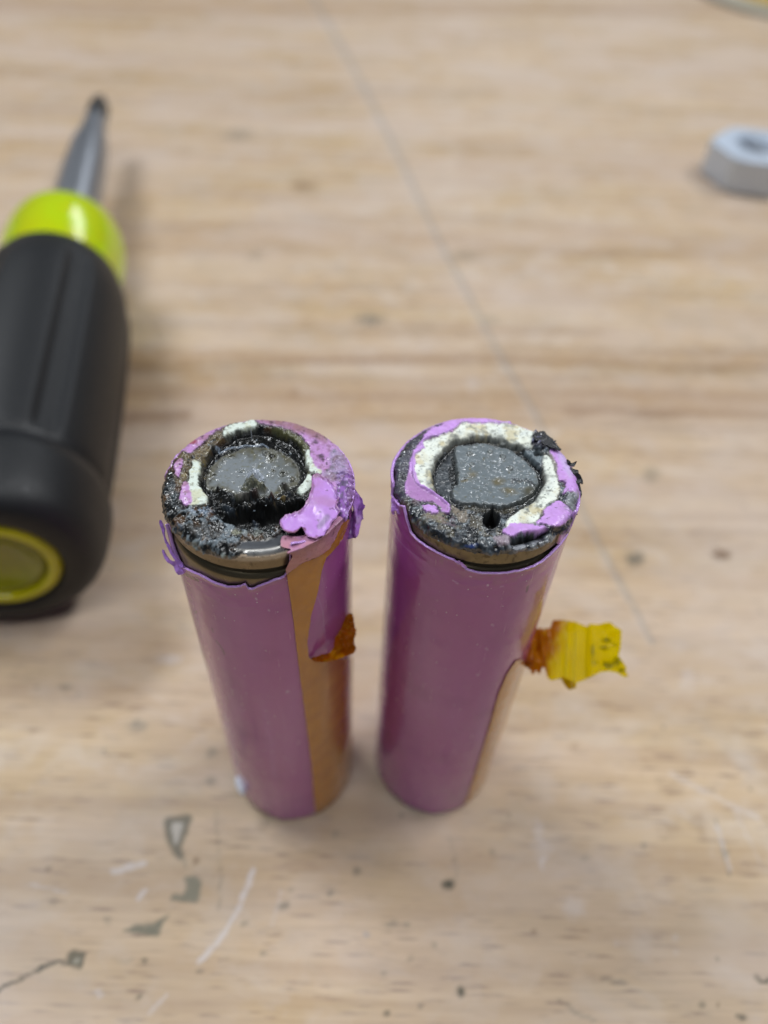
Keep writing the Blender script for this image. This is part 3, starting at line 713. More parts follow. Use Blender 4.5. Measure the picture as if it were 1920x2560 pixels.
    ins, _ = t.m(T2([(800, 920), (880, 915), (850, 965), (815, 955)]), 2, False); t.h += ins*1.5*(1+n2*.8); t.paint(ins*sst(-.3, .3, n2), lin(110, 128, 140), .3)
    a, _ = t.m(T2([(960, 1110), (1060, 1085), (1200, 1060), (1330, 1020), (1300, 1080), (1150, 1120), (1000, 1140)]), 4); t.paint(a*.7*sst(-.3, .3, n2), lin(160, 162, 168), .5); t.h += a*.12
    a, _ = t.m(T2([(850, 1050), (940, 1030), (990, 1060), (960, 1100), (870, 1080)]), 4); t.paint(a*.7, lin(184, 164, 178), .5); t.h += a*.15
    t.paint(t.e(*T2([(690, 1095)])[0], 14, 4, .7)*.8, lin(46, 70, 140), .3)
    # lilac film
    lf = np.zeros(len(L))
    for P in ([(460, 190), (560, 150), (600, 125), (760, 108), (900, 120), (1060, 180), (1180, 250), (1170, 262), (1060, 205), (920, 192), (780, 192), (610, 192), (560, 230), (440, 275), (345, 312), (318, 345), (330, 380), (280, 420), (262, 480), (268, 560), (305, 640), (450, 735), (520, 780), (520, 850), (480, 850), (400, 770), (270, 760), (190, 690), (210, 560), (235, 430), (290, 350), (350, 260)],
              [(1280, 380), (1400, 390), (1440, 470), (1500, 600), (1540, 720), (1480, 760), (1440, 690), (1380, 710), (1400, 630), (1340, 600), (1330, 500)],
              [(1250, 830), (1330, 770), (1400, 800), (1430, 870), (1400, 930), (1300, 960), (1230, 950), (1170, 945), (1230, 890)],
              [(925, 1000), (960, 960), (1010, 940), (1120, 950), (1240, 965), (1265, 985), (1200, 1000), (1080, 1005), (980, 1030)],
              [(310, 815), (350, 800), (420, 815), (445, 845), (400, 862), (340, 850)]):
        a, d = t.m(T2(P), 2.2); lf = np.maximum(lf, a)
    hid = ~t.vis
    lf = np.maximum(lf, hid.astype(float))
    lf = np.maximum(lf, ((t.z < 63.7) & (ang > -42) & (ang < 165)).astype(float))
    t.label(lf, 4); t.h = t.h*(1-.75*lf) + lf*.26
    t.paint(lf, LILAC_LIT, .38)
    t.paint(lf*pk_shade*.55, lin(150, 100, 140), .4); t.h -= pk_shade*lf*.16
    t.paint(lf*sst(.0, .5, fbm(L*1.3, 3, 171))*.35, lin(188, 140, 196), .45); t.paint(lf*sst(.44, .6, fbm(L*6, 2, 172))*.7, lin(90, 74, 96))
    a, _ = t.m(T2([(1330, 380), (1420, 420), (1450, 560), (1420, 600), (1370, 500)]), 6); t.paint(a*lf*.5, lin(205, 200, 232), .4)
    # curled lip of the ribbon stands proud
    rb = t.ln(T2([(1180, 258), (1060, 200), (900, 188), (780, 188), (610, 186), (560, 232), (440, 275), (335, 305), (308, 345), (322, 375), (262, 430), (246, 530), (285, 640), (440, 740), (505, 790)]), 2.2, 2.0, False)
    t.h += rb*.22; t.paint(rb*.8, lin(206, 160, 238), .3); t.label(rb, 4)
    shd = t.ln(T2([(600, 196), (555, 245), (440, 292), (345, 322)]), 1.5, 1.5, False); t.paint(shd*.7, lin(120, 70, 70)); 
    # slit under the front lilac lip
    sl, _ = t.m(T2([(985, 1062), (1060, 1025), (1180, 1005), (1250, 998), (1240, 1035), (1170, 1060), (1060, 1088), (1000, 1090)]), 3.5, False)
    t.h = t.h*(1-sl) - sl*1.3; t.paint(sl, lin(10, 8, 7), .5)
    t.label(sl, 1)
    # soot patch bridging to the dark shards
    sp, _ = t.m(T2([(1150, 262), (1240, 258), (1300, 310), (1370, 372), (1270, 382), (1200, 376), (1140, 360)]), 3)
    t.label(sp, 1); t.h = t.h*(1-sp*.6) + sp*(.45 + .5*n2); t.paint(sp, lin(40, 38, 52), .3); t.paint(sp*sst(.1, .45, n2)*.6, lin(150, 152, 190), .3)
    a = t.ln(T2([(1040, 372), (1150, 378), (1350, 376)]), 2.5, 1.5, False); t.paint(a*.9, lin(18, 18, 22), .4)
    rr_, _ = t.m(T2([(1380, 790), (1440, 700), (1500, 700), (1480, 830), (1400, 980), (1330, 1060), (1290, 1060), (1390, 930)]), 6)
    t.paint(rr_*.65*sst(-.3, .3, n2), lin(120, 112, 134), .35); t.paint(t.m(T2([(1420, 720), (1470, 700), (1480, 760), (1440, 830), (1410, 780)]), 4)[0]*.7, lin(150, 156, 158), .35)
    a, _ = t.m(T2([(1240, 960), (1380, 950), (1420, 930), (1380, 1000), (1290, 1010), (1250, 990)]), 4); t.paint(a*.85, lin(28, 30, 40), .3); t.label(a, 1); t.h += a*n2*.3
    # steel
    low = (t.z < 63.75) & ((ang < -42) | (ang > 165)) & t.vis
    st, _ = t.m(T2([(150, 780), (200, 800), (260, 950), (420, 1080), (600, 1140), (860, 1180), (1080, 1180), (1200, 1150), (1330, 1060), (1400, 1000), (1400, 1200), (900, 1400), (400, 1300), (100, 1000)]), 4)
    st = np.maximum(st, low.astype(float))*(1-sst(.3, .6, lf))
    t.label(st, 0); t.h *= (1-st*.9); t.paint(st, lin(128, 118, 92), .40); t.paint(st*sst(.1, .5, n2)*.55, lin(64, 58, 46), .5)
    t.paint(st*sst(64.0, 63.6, t.z)*0.0, lin(0, 0, 0))
    t.build(root, {0: ('crimp_rim', M_RIM), 1: ('char_crust', M_CHAR), 2: ('insulator_ring', M_WHITE), 3: ('terminal_cap', M_CAP), 4: ('melted_film', M_SKIN)})
    return t

def build_can(c, root):
    p = [(0, .35), (7.6, .35), (8.2, .15), (8.7, .35), (9.0, .9), (9.0, 60.4), (8.95, 60.75), (8.7, 61.1), (8.3, 61.35), (8.15, 61.6), (8.2, 61.85), (8.5, 62.0), (8.85, 62.12), (9.0, 62.35)]
    q = [p[0]]
    for a, b in zip(p[:-1], p[1:]):
        for k in range(1, 4): q.append((a[0]+(b[0]-a[0])*k/3, a[1]+(b[1]-a[1])*k/3))
    V, F = lathe(q, c, 200)
    mesh('can', V, F, M_STEEL, root)

def wrapper_mesh(c, root, edge_px, back_z, seed, marks):
    """shrink-wrap sleeve with a torn upper edge; edge_px is traced along the tear"""
    P = at_cyl(*np.array(edge_px, float).T, c, RW)
    th = np.unwrap(np.arctan2(P[:, 1]-c[1], P[:, 0]-c[0])); z = P[:, 2]
    o = np.argsort(th); th, z = th[o], z[o]
    n = 900; T = np.linspace(th[0]-.0001, th[0] + 2*np.pi, n, endpoint=False)
    zt = np.interp(T, th, z)
    gap = T > th[-1]
    u = (T - th[-1])/(th[0]+2*np.pi-th[-1]+1e-9)
    zt = np.where(gap, z[-1] + (back_z-z[-1])*np.clip(u*9, 0, 1), zt)
    zt = np.where(gap & (u > .85), back_z + (z[0]-back_z)*(u-.85)/.15, zt)
    zt += fbm(np.stack([np.cos(T)*14, np.sin(T)*14], -1), 4, seed, .7)*.14
    rows = []
    zb = np.array([.12, .2, .38, .65, 1.0]); rb = np.array([8.35, 8.8, 9.05, 9.17, RW])
    K = 190
    da = (T - math.radians(222) + np.pi) % (2*np.pi) - np.pi
    up = 1.7*np.exp(-(da/.75)**2)*(1+.3*vnoise(np.stack([np.cos(T)*5, np.sin(T)*5], -1), seed+2)); b0 = 1.0 + up
    for z0, r0 in zip(zb, rb): rows.append((z0 + up, r0 + (RW-.02-r0)*np.clip(up*2.5, 0, 1)))
    for k in range(1, K+1):
        f = 1-(1-k/K)**1.6
        zz = b0 + (zt - b0)*f
        flare = .20*np.exp(-(zt-zz)/.30)
        rows.append((zz, RW + flare))
    rows.append((zt+.07, np.full(n, RW+.14)))
    rows.append((zt+.06, np.full(n, RW+.0)))
    rows.append((zt-.03, np.full(n, RW-.12)))
    for d in (.3, 1.0, 2.5): rows.append((zt-d, np.full(n, RW-.08)))
    Z = np.stack([r[0] for r in rows], 1); R = np.stack([r[1] for r in rows], 1)
    TT = np.broadcast_to(T[:, None], Z.shape)
    LP = np.stack([np.cos(TT)*9, np.sin(TT)*9, Z], -1)
    wr = fbm(LP*np.array([.5, .5, .9]), 3, seed+5)*sst(8, 0, (zt[:, None]-Z))*.10 + fbm(LP*np.array([.25, .25, .06]), 3, seed+7)*.05
    R = R + wr*(Z > 1.2)
    V = np.stack([c[0]+R*np.cos(TT), c[1]+R*np.sin(TT), Z], -1).reshape(-1, 3)
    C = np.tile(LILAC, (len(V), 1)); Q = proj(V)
    nrm = np.stack([np.cos(TT), np.sin(TT), 0*TT], -1).reshape(-1, 3); vis = ((CAM-V)*nrm).sum(1) > 0
    Lf = LP.reshape(-1, 3)
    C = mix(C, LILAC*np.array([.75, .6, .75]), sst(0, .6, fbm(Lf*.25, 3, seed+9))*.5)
    Zf = Z.ravel(); ztf = np.broadcast_to(zt[:, None], Z.shape).ravel()
    C = mix(C, lin(150, 105, 130), sst(3.0, 0, ztf-Zf)*sst(.0, .5, fbm(Lf*2, 3, seed+10))*.5)
    lip = sst(.24, .08, ztf-Zf); C = mix(C, lin(205, 165, 240), lip*.9)
    for kind, pts, w, col, k in marks:
        d = sdline(Q, smooth_poly(pts, False) if len(pts) > 1 else np.array([pts[0], pts[0]]))
        C = mix(C, lin(*col), sst(w/2+1.5, w/2-1, d)*vis*k)
    return mesh('wrapper', V, gridfaces(n, Z.shape[1], True), MW, root, C)

def sheet_on_cyl(name, root, c, pts, R, mat, disp=0.0, seed=3, step=3.0, rag=2.0, thick=.06, zmax=64.2, col=None):
    Q, F, D = pxgrid(smooth_poly(pts), step, rag, seed)
    V = at_cyl(Q[:, 0], Q[:, 1], c, R)
    n = np.stack([V[:, 0]-c[0], V[:, 1]-c[1], 0*V[:, 0]], -1); n /= np.maximum(np.linalg.norm(n, axis=1), 1e-6)[:, None]
    V = V + n*(disp*fbm(V*.9, 3, seed))[:, None]
    ok = (V[F][:, :, 2] < zmax+.4).all(1)
    V, F, n = compact(V, F[ok], n)
    V, F = thicken(V, F, thick, n)
    return mesh(name, V, F, mat, root, col=None if col is None else np.tile(col, (len(V), 1)))

def free_sheet(name, root, pts, P0, nrm, mat, relief, colf=None, step=2.5, rag=1.5, seed=4, thick=.12, rgh=None, n=4):
    Q, F, D = pxgrid(smooth_poly(pts, n=n), step, rag, seed)
    nrm = np.asarray(nrm, float); nrm = nrm/np.linalg.norm(nrm)
    V = at_plane(Q[:, 0], Q[:, 1], P0, nrm)
    V = V + nrm*relief(Q, V, D)[:, None]
    C = colf(Q, V, D) if colf else None
    if C is None: V, F, Q = compact(V, F, Q)
    else: V, F, Q, C = compact(V, F, Q, C)
    V, F = thicken(V, F, thick, nrm)
    if C is not None: C = np.concatenate([C, C])
    return mesh(name, V, F, mat, root, col=C, rgh=None if rgh is None else np.full(len(V), rgh))

def grains(root, top, pick, n, seed, size=(.07, .2), cols=((120, 132, 142), (30, 32, 34)), name='ash_grains'):
    rs = np.random.RandomState(seed)
    idx = np.where(pick)[0]; w = top.r[idx] + .01; idx = rs.choice(idx, n, p=w/w.sum())
    ico = np.array([[0, 0, 1], [.9, 0, .3], [.28, .85, .3], [-.72, .53, .3], [-.72, -.53, .3], [.28, -.85, .3], [0, 0, -.6]])
    fc = np.array([[0, 1, 2], [0, 2, 3], [0, 3, 4], [0, 4, 5], [0, 5, 1], [6, 2, 1], [6, 3, 2], [6, 4, 3], [6, 5, 4], [6, 1, 5]])
    V, F, C = [], [], []
    for k, i in enumerate(idx):
        p = top.V[i] + top.N[i]*top.h[i]; s = rs.uniform(*size)*rs.uniform(.6, 1.2)
        J = ico*(1+rs.uniform(-.35, .35, ico.shape)); a = rs.uniform(0, 6.28)
        Rm = np.array([[math.cos(a), -math.sin(a), 0], [math.sin(a), math.cos(a), 0], [0, 0, 1]])
        V.append((J @ Rm.T)*s*np.array([1, 1, .7]) + p); F.append(fc + 7*k)
        cc = lin(*cols[rs.randint(len(cols))])*rs.uniform(.7, 1.3); C.append(np.tile(cc, (7, 1)))
    o = mesh(name, np.concatenate(V), np.concatenate(F), M_CHAR, root, np.concatenate(C), rs.uniform(.2, .7, 7*n), smooth=False)
    o['kind'] = 'stuff'; return o

# ---- left cell --------------------------------------------------------------
cL = np.array([-12.294, 49.697]); cR = np.array([9.798, 51.830])
rootL = thing('lithium_cell', (cL[0], cL[1], 0), 'left lilac battery cell with black crater in its top and amber tape down its front', 'battery', 'burnt battery cells standing on the bench')
build_can(cL, rootL)
topL = build_top_left(cL, rootL)
edgeL = T1([(96, 850), (112, 930), (135, 1010), (165, 1090), (205, 1165), (250, 1225), (300, 1255), (380, 1290), (460, 1335), (530, 1362), (600, 1378), (680, 1376), (722, 1362), (742, 1390), (775, 1393), (860, 1360), (950, 1325), (1005, 1305), (1028, 1270), (1045, 1200), (1052, 1120), (1060, 1060)])
c3 = lambda p: tr(430, 1400, 3.16, p)
marksL = [('l', c3([(345, 635), (375, 670), (400, 710), (415, 745)]), 2.2, (60, 30, 60), .8), ('l', c3([(315, 540), (325, 570)]), 2, (60, 30, 60), .7), ('l', c3([(190, 410)]), 6, (45, 20, 40), .9),
          ('l', c3([(240, 720), (265, 820), (285, 900)]), 3, (50, 30, 50), .7), ('l', c3([(110, 110), (160, 140), (205, 160)]), 7, (70, 30, 60), .8),
          ('l', c3([(1150, 290), (1190, 400), (1200, 520), (1215, 640)]), 1.5, (180, 140, 200), .5), ('l', c3([(905, 1042), (930, 1042)]), 2, (200, 180, 220), .7), ('l', c3([(660, 303), (670, 312)]), 3, (200, 170, 210), .7), ('l', c3([(760, 395), (770, 400)]), 3, (200, 170, 210), .7)]
wrapper_mesh(cL, rootL, edgeL, 64.0, 201, marksL)

# amber tape running down the front right of the left cell
tape_pts = T1([(1035, 1300), (1060, 1262), (1150, 1205), (1250, 1165), (1335, 1110), (1395, 1020), (1420, 925), (1470, 890), (1495, 880), (1475, 960), (1440, 1030), (1375, 1115), (1320, 1170), (1290, 1260)]) + \
           c3([(1150, 260), (1100, 440), (1070, 640), (1080, 770), (1130, 805), (1230, 800), (1330, 780), (1440, 770), (1462, 900), (1475, 1300), (1480, 1600), (1450, 1800), (1390, 1930), (1290, 2010), (1140, 2064), (1128, 1950), (1100, 1600), (1050, 1200), (1005, 870), (962, 500), (925, 240), (908, 120)])
def straight_sheet():
    Q, F, D = pxgrid(np.array(tape_pts), 3.2, .8, 14)
    V = at_cyl(Q[:, 0], Q[:, 1], cL, RW+.14)
    n = np.stack([V[:, 0]-cL[0], V[:, 1]-cL[1], 0*V[:, 0]], -1); n /= np.linalg.norm(n, axis=1)[:, None]
    V[:, :2] = cL + n[:, :2]*(RW+.14)
    ok = (V[F][:, :, 2] < 64.6).all(1) & (V[F][:, :, 2] > .5).all(1)
    V = V + n*(.04*fbm(V*.5, 3, 9) + .10*sst(57, 62, V[:, 2])*fbm(V*1.2, 3, 19))[:, None]
    V, F, n = compact(V, F[ok], n); V, F = thicken(V, F, .08, n)
    return mesh('tape_strip', V, F, M_TAPE, rootL)
strip = straight_sheet()
# lighter glue streak under the top of the tape
def crumple(a, f, seed):
    return lambda Q, V, D: a*(np.abs(fbm(V*f, 3, seed))*2 - .4)
def yel(Q, V, D, base=(150, 96, 8), hi=(214, 170, 20), seed=3):
    C = np.tile(lin(*base), (len(Q), 1)); return mix(C, lin(*hi), sst(-.1, .5, fbm(V*1.1, 3, seed)))
def toward(P): d = CAM - np.asarray(P, float); return d/np.linalg.norm(d)
# crumpled torn end of the tape at the cell's right side
pc = at_cyl(*np.array(c3([(1330, 640)])).T, cL, RW+.5)[0]
free_sheet('tape_curl', strip, c3([(1090, 785), (1160, 752), (1235, 735), (1262, 690), (1285, 600), (1320, 520), (1370, 440), (1410, 440), (1425, 500), (1440, 575), (1425, 640), (1442, 700), (1410, 745), (1340, 770), (1240, 806), (1150, 806)]),
           pc, toward(pc) + np.array([.25, 0, .2]), M_FLAG, lambda Q, V, D: .5 + .55*(1-np.abs(fbm(V*.9, 3, 71))*2.5) + .10*fbm(V*1.6, 2, 72),
           lambda Q, V, D: yel(Q, V, D, (196, 116, 4), (244, 196, 18)), 2.2, 2.5, 15, .08)
# smooth lilac flap bent over the crater
ztop = 65.1
def flap_rel(Q, V, D):
    u = (Q[:, 0] - 700)/100
    return .15 + .35*sst(30, 0, np.hypot(Q[:, 0]-735, Q[:, 1]-1320)/2) + .10*np.sin(V[:, 0]*1.1+V[:, 1]*.7) + .07*fbm(V*.6, 2, 81) + .03*(1-np.abs(fbm(V*np.array([1.6, .7, 1]), 2, 85))*3) + .22*sst(8, 0, D)
def flap_col(Q, V, D):
    C = np.tile(lin(200, 148, 228), (len(Q), 1))
    C = mix(C, lin(178, 128, 150), sst(.0, .5, fbm(V*.6, 3, 82))*.4)
    C = mix(C, lin(110, 108, 118), sst(11, 3, sdline(Q, np.array(T1([(1330, 880), (1270, 940)]))))*.55)
    C = mix(C, lin(110, 66, 62), sst(7, 2, sdline(Q, np.array(T1([(1010, 1010), (1090, 1020), (1160, 975)]))))*.8)
    C = mix(C, lin(140, 92, 104), sst(7, 0, D + 8*fbm(V*1.5, 3, 86))*.6); C = mix(C, lin(72, 52, 60), sst(.34, .5, fbm(V*2.2, 3, 87))*.6)
    return C
free_sheet('wrapper_flap', rootL, T1([(1212, 600), (1250, 560), (1310, 590), (1365, 640), (1420, 740), (1400, 800), (1425, 850), (1370, 930), (1300, 1020), (1190, 1030), (1140, 975), (1090, 1020), (1010, 1000), (983, 950), (985, 905), (1060, 870), (1135, 825), (1190, 745), (1215, 660)]),
           [cL[0], cL[1], ztop], [0, 0, 1], M_SKIN, flap_rel, flap_col, 1.9, 3.0, 21, .08, .34, n=2)
# torn skirt of film between the flap and the tape
def skirt_col(Q, V, D):
    C = np.tile(lin(200, 146, 176), (len(Q), 1)); f = sst(.0, 1.0, (Q[:, 1]-1310)/100)
    C = mix(C, lin(190, 124, 96), f*.6); C = mix(C, lin(196, 140, 200), sst(0, .5, fbm(V*1.0, 3, 91))*.5)
    return mix(C, lin(88, 54, 52), sst(.38, .6, fbm(V*2.2, 2, 92))*.7)
def skirt():
    P = T1([(1000, 1010), (1100, 1010), (1200, 990), (1300, 980), (1410, 860), (1450, 900), (1420, 950), (1390, 1020), (1335, 1105), (1240, 1165), (1140, 1210), (1060, 1265), (1030, 1290), (1020, 1260), (1050, 1190), (1068, 1150), (1030, 1130), (1060, 1105), (985, 1080)])
    Q, F, D = pxgrid(smooth_poly(P, n=4), 2.2, 2.0, 23)
    V = at_cyl(Q[:, 0], Q[:, 1], cL, RW+.25)
    # above the rim line the film bends inward over the shoulder
    A = at_plane(Q[:, 0], Q[:, 1], [0, 0, 65.0], [0, 0, 1])
    V = np.where((V[:, 2] > 64.4)[:, None], A, V)
    n = np.stack([V[:, 0]-cL[0], V[:, 1]-cL[1], 4+0*V[:, 0]], -1); n /= np.linalg.norm(n, axis=1)[:, None]
    V = V + n*(.12*fbm(V*1.1, 3, 93)+.05)[:, None]; C = skirt_col(Q, V, D)
    V, F, n, C = compact(V, F, n, C); V, F = thicken(V, F, .1, n)
    mesh('wrapper_scrap', V, F, M_SKIN, rootL, np.concatenate([C, C]), np.full(len(V), .3))
skirt()
# crinkled flap standing off the right side
pr = np.array([cL[0]+9.3, cL[1]-1.0, 61.5])
def crk(Q, V, D): return .35*np.sin(V[:, 0]*5.5 + V[:, 2]*1.2 + 2*fbm(V*.8, 2, 95)) + .25*fbm(V*1.8, 3, 96)
def crk_col(Q, V, D):
    C = np.tile(lin(178, 124, 212), (len(Q), 1)); C = mix(C, lin(208, 176, 235), sst(.0, .5, fbm(V*1.6, 3, 97))*.7)
    return mix(C, lin(70, 44, 80), sst(.25, .5, fbm(V*2.5, 2, 98))*.6)
free_sheet('loose_flap', rootL, T1([(1470, 530), (1500, 560), (1500, 620), (1540, 680), (1600, 765), (1610, 785), (1585, 830), (1590, 890), (1575, 900), (1560, 1000), (1510, 1030), (1460, 1030), (1470, 960), (1490, 880), (1520, 800), (1505, 740), (1490, 690), (1470, 620)]),
           pr, [-.15, -.8, .62], M_SKIN, crk, crk_col, 2.2, 2.0, 24, .1, .3)
free_sheet('loose_flap', rootL, T1([(1410, 640), (1455, 560), (1480, 600), (1475, 700), (1460, 800), (1440, 890), (1420, 840), (1400, 720)]),
           [cL[0]+8.2, cL[1]-3, 65.3], [.3, -.4, .86], M_SKIN, crk, lambda Q, V, D: mix(crk_col(Q, V, D), lin(120, 118, 130), sst(.1, .4, fbm(V*2, 2, 99))*.7), 2.2, 2.0, 25, .1, .3)
free_sheet('loose_flap', rootL, T1([(1455, 790), (1475, 760), (1480, 840), (1462, 900), (1450, 880)]),
           [cL[0]+8.9, cL[1]-3.4, 64.2], [.3, -.4, .86], M_SKIN, crk, crk_col, 2.0, 1.0, 26, .1, .3)
# peeled slivers on the left
pl = np.array([cL[0]-8.9, cL[1]-2.5, 60.0])
free_sheet('peeled_sliver', rootL, T1([(118, 1112), (128, 1106), (150, 1150), (190, 1190), (215, 1190), (245, 1235), (285, 1235), (300, 1262), (250, 1290), (225, 1280), (200, 1230), (150, 1180)]),
           pl, [-.3, -.75, .6], M_SKIN, lambda Q, V, D: .3+.2*fbm(V*2, 3, 101), lambda Q, V, D: np.tile(lin(178, 132, 220), (len(Q), 1)), 2.0, 2.0, 27, .12, .35)
free_sheet('peeled_sliver', rootL, T1([(98, 888), (112, 900), (130, 950), (140, 1020), (190, 1110), (215, 1150), (270, 1215), (260, 1240), (215, 1190), (170, 1120), (130, 1030), (108, 950)]),
           np.array([cL[0]-8.9, cL[1]-3.2, 61.6]), [-.3, -.75, .6], M_SKIN, lambda Q, V, D: .3+.15*fbm(V*2, 3, 102), lambda Q, V, D: np.tile(lin(160, 116, 205), (len(Q), 1)), 2.0, 1.2, 28, .12, .35)
# small raised white spot low on the left side
pw = at_cyl(*np.array(c3([(545, 1775)])).T, cL, RW+.15)[0]
free_sheet('white_spot', rootL, c3([(500, 1720), (540, 1700), (575, 1740), (590, 1790), (570, 1850), (530, 1840), (505, 1780)]), pw, toward(pw), m_plain('white_spot_surface', (.75, .77, .85), .5),
           lambda Q, V, D: .45*sst(-2, 12, D), None, 3.0, 2.0, 29, .3)
pickL = (topL.lab == 1) & topL.vis & (topL.z > 63.3)
grains(rootL, topL, pickL, 130, 3, (.06, .2), ((120, 132, 142), (28, 30, 32), (60, 64, 66), (30, 32, 30)))
# thin fibre standing in the groove
def strand(name, root, pts, r, mat, n=5):
    P = smooth_poly(pts, False, 6); V, F = [], []
    P = np.array([np.array(p) for p in P])
    for i, p in enumerate(P):
        d = P[min(i+1, len(P)-1)] - P[max(i-1, 0)]; d /= np.linalg.norm(d)
        a = np.cross(d, [.3, .2, 1.0]); a /= np.linalg.norm(a); b = np.cross(d, a)
        for k in range(n): w = 2*math.pi*k/n; V.append(p + r*(math.cos(w)*a + math.sin(w)*b))
    for i in range(len(P)-1):
        for k in range(n): F.append([i*n+k, i*n+(k+1) % n, (i+1)*n+(k+1) % n, (i+1)*n+k])
    return mesh(name, np.array(V), np.array(F), mat, root)
def smooth_poly3(pts): return pts
_sp = smooth_poly
M_FIB = m_plain('melted_thread', (.55, .60, .68), .2)
q0 = at(*T1([(768, 300)])[0], 64.6); q1 = q0 + np.array([0, .1, 1.6])
strand('fibre', rootL, [tuple(q0), tuple((q0+q1)/2 + [.05, 0, 0]), tuple(q1)], .035, M_FIB)

# ---- right cell -------------------------------------------------------------
rootR = thing('lithium_cell', (cR[0], cR[1], 0), 'right lilac battery cell with white ring on top and yellow tape flag sticking out', 'battery', 'burnt battery cells standing on the bench')
build_can(cR, rootR)
topR = build_top_right(cR, rootR)
edgeR = T2([(100, 620), (95, 720), (150, 790), (185, 800), (205, 900), (235, 985), (300, 1060), (380, 1115), (470, 1165), (560, 1205), (590, 1225), (620, 1228), (645, 1262), (700, 1285), (790, 1300), (900, 1303), (1010, 1290), (1120, 1262), (1220, 1215), (1300, 1140), (1370, 1060), (1420, 980), (1455, 890), (1475, 830)])
c4 = lambda p: tr(900, 1400, 2.37, p)
marksR = [('l', c4([(990, 160), (985, 190)]), 3, (60, 40, 70), .7), ('l', c4([(757, 150)]), 5, (210, 180, 215), .8), ('l', c4([(550, 120), (580, 140)]), 2.5, (200, 160, 215), .6), ('l', c4([(830, 160), (850, 155)]), 2, (200, 160, 215), .5),
          ('l', c4([(745, 526), (755, 530)]), 2.5, (210, 180, 220), .7), ('l', c4([(780, 385), (792, 388)]), 2.5, (210, 180, 220), .7), ('l', c4([(690, 678), (702, 682)]), 2.5, (210, 180, 220), .6), ('l', c4([(650, 97), (660, 100)]), 2.5, (210, 180, 220), .6),
          ('l', T2([(90, 950), (130, 1040), (200, 1120), (290, 1190)]), 1.6, (176, 130, 190), .6), ('l', T2([(1120, 1400), (1110, 1440)]), 3, (60, 40, 70), .7)]
wrapper_mesh(cR, rootR, edgeR, 64.0, 301, marksR)
def stripR():
    P = c4([(925, 600), (965, 590), (990, 640), (960, 760), (920, 880), (860, 1020), (800, 1110), (760, 1250), (720, 1380), (650, 1460), (600, 1480), (640, 1400), (700, 1210), (770, 980), (820, 800), (870, 680)])
    Q, F, D = pxgrid(np.array(P), 3.2, .6, 33)
    V = at_cyl(Q[:, 0], Q[:, 1], cR, RW+.16)
    n = np.stack([V[:, 0]-cR[0], V[:, 1]-cR[1], 0*V[:, 0]], -1); n /= np.linalg.norm(n, axis=1)[:, None]
    V[:, :2] = cR + n[:, :2]*(RW+.14)
    ok = (V[F][:, :, 2] > .6).all(1)
    V, F, n = compact(V, F[ok], n); V, F = thicken(V, F, .08, n)
    return mesh('tape_strip', V, F, M_TAPE, rootR)
strip2 = stripR()
# yellow tape flag
c7 = lambda p: tr(1270, 1530, 5.027, p)
pa = at_cyl(*np.array([[1318.0], [1655.0]]), cR, RW)[0]
FN = toward(pa + np.array([6, 0, 0])) + np.array([.15, .1, .25])
def flag_rel(Q, V, D):
    x = (Q[:, 0]-1270)*5.027; y = (Q[:, 1]-1530)*5.027
    r = .10*np.exp(-((x-640-.12*(y-500))/60)**2) - .08*np.exp(-((x-760+.05*y)/50)**2) + .25*sst(960, 1060, x) - .3*sst(1200, 1420, x)
    r += sst(720, 300, x)*(.6*(1-np.abs(fbm(V*np.array([1.2, .4, .4]), 2, 111))*2.6) + .1*fbm(V*2.0, 2, 112)) + sst(1050, 1200, x)*.4*fbm(V*1.1, 3, 113)
    return r + .08*fbm(V*.5, 2, 114)
def flag_col(Q, V, D):
    x = (Q[:, 0]-1270)*5.027; y = (Q[:, 1]-1530)*5.027
    C = np.tile(lin(240, 228, 0), (len(Q), 1))
    f = sst(760, 480, x + .35*(y-450) + 120*fbm(V*.6, 3, 115)); C = mix(C, lin(196, 112, 10), f*.9)
    C = mix(C, lin(170, 78, 6), sst(.05, .4, fbm(V*np.array([1.6, .5, .5]), 3, 116))*sst(700, 350, x)*.6)
    C = mix(C, lin(224, 190, 30), sst(.25, .5, fbm(V*np.array([2.2, .5, .5]), 3, 117))*sst(800, 500, x)*.5)
    P = np.stack([x, y], -1)
    for (a, b, rx, ry, k) in [(1240, 360, 60, 30, .65), (1200, 450, 70, 28, .5), (1060, 490, 18, 80, .6), (1270, 670, 80, 40, .6), (1380, 620, 50, 60, .55), (1430, 730, 40, 30, .5), (1330, 410, 40, 14, .5), (1080, 640, 40, 22, .35)]:
        C = mix(C, lin(74, 72, 34), sst(1.5, .3, np.hypot((x-a)/rx, (y-b)/ry) + .5*fbm(V*2, 3, 118))*k)
    for xx in (1008, 850, 745): C = mix(C, lin(150, 130, 10), np.exp(-((x-xx+.03*y)/7)**2)*.5)
    return C
flag_pts = c7([(215, 540), (290, 380), (340, 215), (535, 200), (560, 112), (690, 100), (840, 118), (1000, 192), (1012, 155), (1140, 160), (1190, 150), (1285, 130), (1430, 235), (1425, 330), (1415, 460), (1395, 540), (1440, 620), (1500, 712), (1470, 705), (1515, 800), (1465, 815), (1390, 765), (1270, 742), (1160, 760), (1050, 815), (865, 890), (850, 960), (770, 978), (720, 920), (672, 830), (600, 850), (545, 862), (490, 820), (455, 705), (425, 700), (400, 775), (375, 765), (355, 700), (330, 770), (300, 805), (280, 740), (225, 690), (190, 650), (175, 600)])
